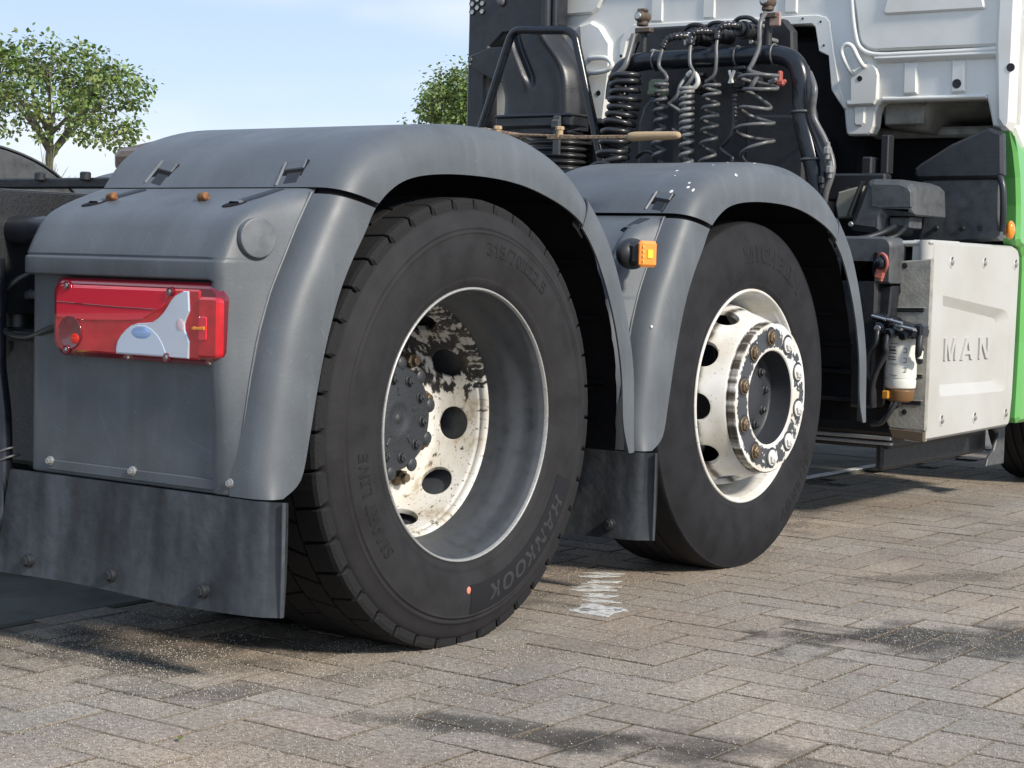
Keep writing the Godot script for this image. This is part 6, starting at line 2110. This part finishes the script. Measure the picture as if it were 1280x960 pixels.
	mb = MB.new()
	mb.tube(smooth_path(V([2.41, 0.892, -0.136, 2.395, 0.904, -0.118, 2.39, 0.894, -0.100, 2.395, 0.868, -0.098, 2.405, 0.845, -0.112, 2.41, 0.836, -0.125]), 5), 0.0055, 10)
	mb.box(Vector3(2.405, 0.838, -0.126), Vector3(0.014, 0.036, 0.034), 0.006, Basis(Vector3.RIGHT, 0.25))
	mb.box(Vector3(2.405, 0.820, -0.122), Vector3(0.010, 0.016, 0.014), 0.004)
	add("tap_handle", mb, mat(lin(0.42, 0.12, 0.09), 0.5), k)
	mb = MB.new()
	bx(mb, 2.465, 2.472, 0.752, 0.792, -0.20, -0.157, 0.002)
	add("label", mb, M.label_white, k)
	mb = MB.new()
	bx(mb, 2.4625, 2.466, 0.756, 0.788, -0.197, -0.160, 0.001)
	add("label_field", mb, M.black, k)
	mb = MB.new()
	for q in [[0.779, 0.026], [0.769, 0.03], [0.764, 0.022]]: bx(mb, 2.460, 2.463, q[0], q[0] + 0.0025, -0.194, -0.194 + q[1], 0.0005)
	add("label_print", mb, M.label_white, k)
	# grey cover over the engine lines, with a dusty side
	var g := node("engine_cover", truck)
	plate("shell", [-0.390, 1.000, -0.374, 1.035, -0.336, 1.140, -0.322, 1.160, -0.300, 1.167, -0.200, 1.164, -0.165, 1.152, -0.146, 1.134, -0.139, 1.045, -0.144, 1.040, -0.248, 1.041, -0.254, 1.030, -0.260, 0.985, -0.270, 0.976, -0.375, 0.988], rear(2.72), -0.25, 0.02, M.cover_grey, g, 0.022)
	plate("face", [-0.300, 1.070, -0.305, 1.140, -0.296, 1.150, -0.20, 1.148, -0.165, 1.135, -0.155, 1.120, -0.152, 1.068, -0.27, 1.064], rear(2.70), -0.01, 0.003, M.cover_grey, g, 0.003)
	plate("edge_strip", [-0.392, 1.040, -0.346, 1.158, -0.335, 1.160, -0.378, 1.038], rear(2.70), -0.02, 0.004, M.black, g, 0.003)
	plate("dusty_side", [-0.462, 1.080, -0.452, 1.124, -0.365, 1.146, -0.395, 1.035, -0.45, 1.03], rear(2.75), -0.2, 0.0, mat(lin(0.26, 0.25, 0.21), 0.7), g, 0.006)
	mb = MB.new()
	mb.cyl(Vector3(2.70, 1.009, -0.372), Vector3(2.688, 1.009, -0.372), 0.009, 14, 0.002)
	add("bolt", mb, M.bolt, g)
	plate("shield", [-0.250, 1.036, -0.172, 1.036, -0.172, 1.000, -0.184, 0.994, -0.205, 1.003, -0.250, 1.008], rear(2.74), -0.1, 0.0, M.cover_grey, g, 0.004)
	mb = MB.new()
	mb.tube(smooth_path(V([2.70, 1.005, -0.205, 2.68, 0.985, -0.235, 2.64, 0.965, -0.270, 2.60, 0.955, -0.30]), 4), 0.011, 10)
	mb.tube(smooth_path(V([2.74, 1.00, -0.19, 2.72, 0.97, -0.215, 2.68, 0.955, -0.25]), 4), 0.010, 10)
	add("lever", mb, M.black, g)

	# white filter canister on the bracket, with its head and hoses
	var fl := node("filter_unit", truck)
	tag(fl, "small white filter canister with black printed label")
	mb = MB.new()
	mb.xf = Transform3D(Basis(Vector3(1, 0, 0), Vector3(0, 0, 1), Vector3(0, 1, 0)), Vector3(2.46, 0, -0.062))
	mb.lathe([Vector2(0.0, 0.640), Vector2(0.046, 0.640), Vector2(0.050, 0.634), Vector2(0.0505, 0.50), Vector2(0.048, 0.497), Vector2(0.048, 0.493), Vector2(0.0505, 0.491), Vector2(0.0495, 0.468), Vector2(0.045, 0.462), Vector2(0.0, 0.462)], 40)
	add("canister", mb, M.label_white, fl)
	mb = MB.new()
	for q in [[0.600, 0.575, -0.2, 0.030], [0.588, 0.570, -0.2, 0.036], [0.568, 0.553, -0.2, 0.032]]:
		for j in 2:
			mb.box(Vector3(2.46 - 0.0507 * cos(0.25), q[0] - j * 0.008, -0.062 - 0.0507 * sin(0.25)), Vector3(0.0012, 0.003, q[3]), 0.0003, Basis(Vector3.UP, -0.25))
	for j in 3:
		for s in [[0.007, 0.0], [-0.007, 0.0], [0.0, 0.009], [0.0, -0.009]]:
			mb.box(Vector3(2.46 - 0.0507 * cos(0.62), 0.590 - j * 0.032 + s[0], -0.062 + 0.0507 * sin(0.62) + s[1] * 0.6), Vector3(0.0012, 0.0022 if s[0] != 0.0 else 0.012, 0.010 if s[0] != 0.0 else 0.0018), 0.0003, Basis(Vector3.UP, 0.62))
	for q in [[0.612, 0.030], [0.508, 0.030], [0.545, 0.028]]:
		mb.box(Vector3(2.4085, q[0], -0.068), Vector3(0.0012, 0.0016, q[1]), 0.0003)
	add("label_print", mb, M.print, fl)
	mb = MB.new()
	mb.xf = Transform3D(Basis(Vector3(1, 0, 0), Vector3(0, 0, 1), Vector3(0, 1, 0)), Vector3(2.46, 0, -0.062))
	mb.lathe([Vector2(0.0, 0.461), Vector2(0.046, 0.461), Vector2(0.047, 0.455), Vector2(0.044, 0.425), Vector2(0.030, 0.418), Vector2(0.0, 0.418)], 32)
	add("bowl", mb, mat(lin(0.16, 0.085, 0.035), 0.4), fl)
	mb = MB.new()
	mb.box(Vector3(2.412, 0.442, -0.092), Vector3(0.014, 0.028, 0.024), 0.004)
	add("sensor", mb, mat(lin(0.45, 0.20, 0.02), 0.4), fl)
	mb = MB.new()
	mb.box(Vector3(2.46, 0.662, -0.065), Vector3(0.12, 0.040, 0.15), 0.010, Basis(Vector3.RIGHT, 0.22))
	mb.box(Vector3(2.43, 0.688, -0.105), Vector3(0.09, 0.030, 0.075), 0.008, Basis(Vector3.RIGHT, 0.25))
	mb.box(Vector3(2.44, 0.655, 0.012), Vector3(0.06, 0.050, 0.030), 0.008)
	mb.cyl(Vector3(2.42, 0.668, -0.110), Vector3(2.375, 0.660, -0.114), 0.020, 16, 0.004)
	mb.cyl(Vector3(2.42, 0.650, -0.070), Vector3(2.365, 0.645, -0.074), 0.017, 16, 0.004)
	mb.cyl(Vector3(2.42, 0.642, -0.030), Vector3(2.385, 0.638, -0.032), 0.015, 16, 0.004)
	add("filter_head", mb, M.black_gloss, fl)
	mb = MB.new()
	for q in [[0.700, -0.140, -0.088], [0.690, -0.085, -0.03], [0.672, -0.055, 0.010]]:
		mb.tube(V([2.385, q[0], q[1], 2.380, q[0] - 0.010, q[2]]), 0.005, 8)
	mb.cyl(Vector3(2.375, 0.660, -0.114), Vector3(2.372, 0.660, -0.114), 0.012, 14, 0.001)
	mb.box(Vector3(2.40, 0.662, -0.05), Vector3(0.03, 0.012, 0.03), 0.004, Basis(Vector3.RIGHT, 0.3))
	add("bright_fittings", mb, M.alu, fl)
	for q in [[2.37, 0.655, -0.116, -0.012], [2.362, 0.640, -0.078, 0.012]]:
		mb = MB.new()
		mb.tube(smooth_path(V([q[0] + 0.01, q[1], q[2], q[0], q[1] - 0.04, q[2] + 0.001, q[0] + 0.005, 0.58, q[2] - 0.012 + q[3], q[0] + 0.01, 0.52, q[2] - 0.032, q[0] + 0.02, 0.46, -0.128, q[0] + 0.04, 0.40, -0.132]), 6), 0.010, 10)
		add("hose", mb, M.hose, fl)
	mb = MB.new()
	mb.tube(smooth_path(V([2.42, 0.64, 0.016, 2.41, 0.60, 0.018, 2.42, 0.575, 0.014, 2.44, 0.555, 0.010]), 5), 0.012, 10)
	add("side_elbow", mb, M.black, fl)
	mb = MB.new()
	mb.cyl(Vector3(2.42, 0.592, 0.020), Vector3(2.42, 0.565, 0.018), 0.010, 14, 0.002)
	add("elbow_collar", mb, M.label_white, fl)
	mb = MB.new()
	mb.tube(smooth_path(V([2.43, 0.425, -0.060, 2.42, 0.395, -0.072, 2.42, 0.365, -0.092, 2.44, 0.345, -0.118, 2.46, 0.338, -0.16]), 5), 0.009, 10)
	add("drain_hose", mb, M.hose, fl)
	mb = MB.new()
	mb.box(Vector3(2.52, 0.64, -0.30), Vector3(0.16, 0.5, 0.30), 0.01)
	add("mounting_bracket", mb, M.black, fl)

# ------------------------------------------------------------------ background planting
func trees() -> void:
	tree("spreading_tree", "slender young tree with an open, umbrella-shaped crown, left of the mudguards", Vector3(27.0, 0.0, -33.3), 6.15, Vector3(27.06, 4.58, -33.25), Vector3(2.30, 1.50, 2.30), 165, 44, 5, 0.85)
	tree("dense_tree", "rounder dense green tree half hidden by the black air intake", Vector3(45.6, 0.0, -33.5), 7.5, Vector3(45.8, 5.80, -33.3), Vector3(2.75, 1.55, 2.75), 330, 56, 23, 1.0)
	# dry reed tuft
	var g := node("reed_plant", self, Transform3D(Basis(), Vector3(11.54, 0.0, -15.03)))
	tag(g, "tuft of long thin dry reed blades in front of the young tree's trunk", "plant")
	var r := RandomNumberGenerator.new()
	r.seed = 31
	var mb := MB.new()
	var cl := mat(lin(0.16, 0.16, 0.09), 0.8)
	for k in 46:
		var a := r.randf() * TAU
		var l := r.randf_range(0.5, 1.0)
		var d := Vector3(cos(a), 0, sin(a))
		var p := []
		var lean := r.randf_range(0.10, 1.0)
		for i in 7:
			var t := i / 6.0
			p.append(Vector3(0, 0, 0) + Vector3.UP * (1.35 + l * t * (1.0 - 0.55 * lean * t) * (1.0 - lean * 0.55)) + d * (l * lean * t * 0.62))
		p[0] = Vector3(d.x * 0.05, 0.0, d.z * 0.05)
		mb.tube(p, [0.012, 0.008, 0.007, 0.006, 0.005, 0.004, 0.002], 5, false)
	add("blades", mb, cl, g)

func tree(n: String, label: String, base: Vector3, _height: float, cc: Vector3, cs: Vector3, clumps: int, per: int, sd: int, dens: float) -> void:
	var t := node(n, self, Transform3D(Basis(), base))
	tag(t, label, "tree", "trees behind the truck")
	var r := RandomNumberGenerator.new()
	r.seed = sd
	var bark := textured(mat(lin(0.20, 0.18, 0.13), 0.9), noise_tex(111 + sd, 0.03, [[0.0, grey(0.5)], [1.0, grey(1.0)]], 256, 5), 2.0)
	var mb := MB.new()
	var c := cc - base
	var fork := Vector3(c.x * 0.3, c.y - cs.y * 0.86, c.z * 0.3)
	mb.tube(smooth_path([Vector3.ZERO, Vector3(0.03, fork.y * 0.5, -0.02), fork, fork + Vector3(0.02, 0.7, 0.03)], 5), [0.125, 0.12, 0.115, 0.11, 0.108, 0.105, 0.102, 0.10, 0.098, 0.095, 0.09, 0.085, 0.075, 0.065, 0.055, 0.05], 10)
	var limbs := []
	for k in 11:
		var a := TAU * k / 11.0 + r.randf_range(-0.25, 0.25)
		var up := r.randf_range(0.1, 1.5)
		var tip := c + Vector3(cos(a) * cs.x * 0.62, (up - 0.5) * cs.y * 0.6, sin(a) * cs.z * 0.62)
		var s := fork + Vector3(0, r.randf_range(-0.3, 0.6), 0)
		var mid := s.lerp(tip, 0.45) + Vector3(0, 0.12 * cs.y, 0) + Vector3(r.randf_range(-0.15, 0.15), 0, r.randf_range(-0.15, 0.15))
		var p := smooth_path([s, mid, tip], 6)
		var rad := []
		for i in p.size(): rad.append(lerpf(0.058, 0.012, float(i) / p.size()))
		mb.tube(p, rad, 7, false)
		limbs.append_array(p.slice(4))
	# clumps spread through the crown, each on a twig from the nearest limb
	var spots := []
	while spots.size() < clumps:
		var v := Vector3(r.randf_range(-1, 1), r.randf_range(-1, 1), r.randf_range(-1, 1))
		var l := v.length()
		if l > 1.0 or (l < 0.42 and r.randf() > 0.25): continue
		if v.y < -0.3 and Vector2(v.x, v.z).length() < 0.55: continue
		if v.y < -0.72: continue
		v *= r.randf_range(0.92, 1.06)
		spots.append(c + v * cs)
	for s in spots:
		var best: Vector3 = limbs[0]
		for q in limbs:
			if q.distance_squared_to(s) < best.distance_squared_to(s): best = q
		mb.tube(smooth_path([best, best.lerp(s, 0.5) + Vector3(0, 0.06, 0), s], 3), [0.014, 0.012, 0.010, 0.008, 0.007, 0.006, 0.004], 5, false)
	add("trunk", mb, bark, t)
	var leaf := MB.new()
	leaf.grid([PackedVector3Array([Vector3(0, 0, 0), Vector3(0.0, 0.004, 0)]), PackedVector3Array([Vector3(-0.5, 0.06, 0.5), Vector3(0.5, 0.06, 0.5)]), PackedVector3Array([Vector3(-0.34, -0.02, 1.0), Vector3(0.34, -0.02, 1.0)]), PackedVector3Array([Vector3(0, -0.16, 1.4), Vector3(0.01, -0.16, 1.4)])])
	var mm := MultiMesh.new()
	mm.transform_format = MultiMesh.TRANSFORM_3D
	mm.use_colors = true
	mm.mesh = leaf.mesh()
	mm.instance_count = clumps * per
	var i := 0
	for s in spots:
		var spread := r.randf_range(0.08, 0.20) * (1.15 if dens < 0.95 else 1.3)
		var tone := r.randf_range(0.65, 1.2)
		for k in per:
			var o := Vector3(r.randfn(0, 1), r.randfn(0, 0.75), r.randfn(0, 1)) * spread
			var d := (o.normalized() + Vector3(0, -0.35, 0) + Vector3(r.randfn(0, 0.5), r.randfn(0, 0.4), r.randfn(0, 0.5))).normalized()
			var u := Vector3.UP + Vector3(r.randfn(0, 0.5), 0, r.randfn(0, 0.5))
			u = (u - d * u.dot(d)).normalized()
			var sc := r.randf_range(0.066, 0.112)
			mm.set_instance_transform(i, Transform3D(Basis(u.cross(d) * sc, u * sc, d * sc), s + o))
			var yl := r.randf_range(0.72, 1.08)
			mm.set_instance_color(i, Color(0.190 * tone * yl, 0.235 * tone, 0.065 * tone))
			i += 1
	var lm := mat(Color.WHITE, 0.55)
	lm.vertex_color_use_as_albedo = true
	lm.backlight_enabled = true
	lm.backlight = Color(0.5, 0.6, 0.3)
	var o2 := MultiMeshInstance3D.new()
	o2.name = "crown"
	o2.multimesh = mm
	o2.material_override = lm
	tag(o2, "", "", "", "stuff")
	t.add_child(o2, true)
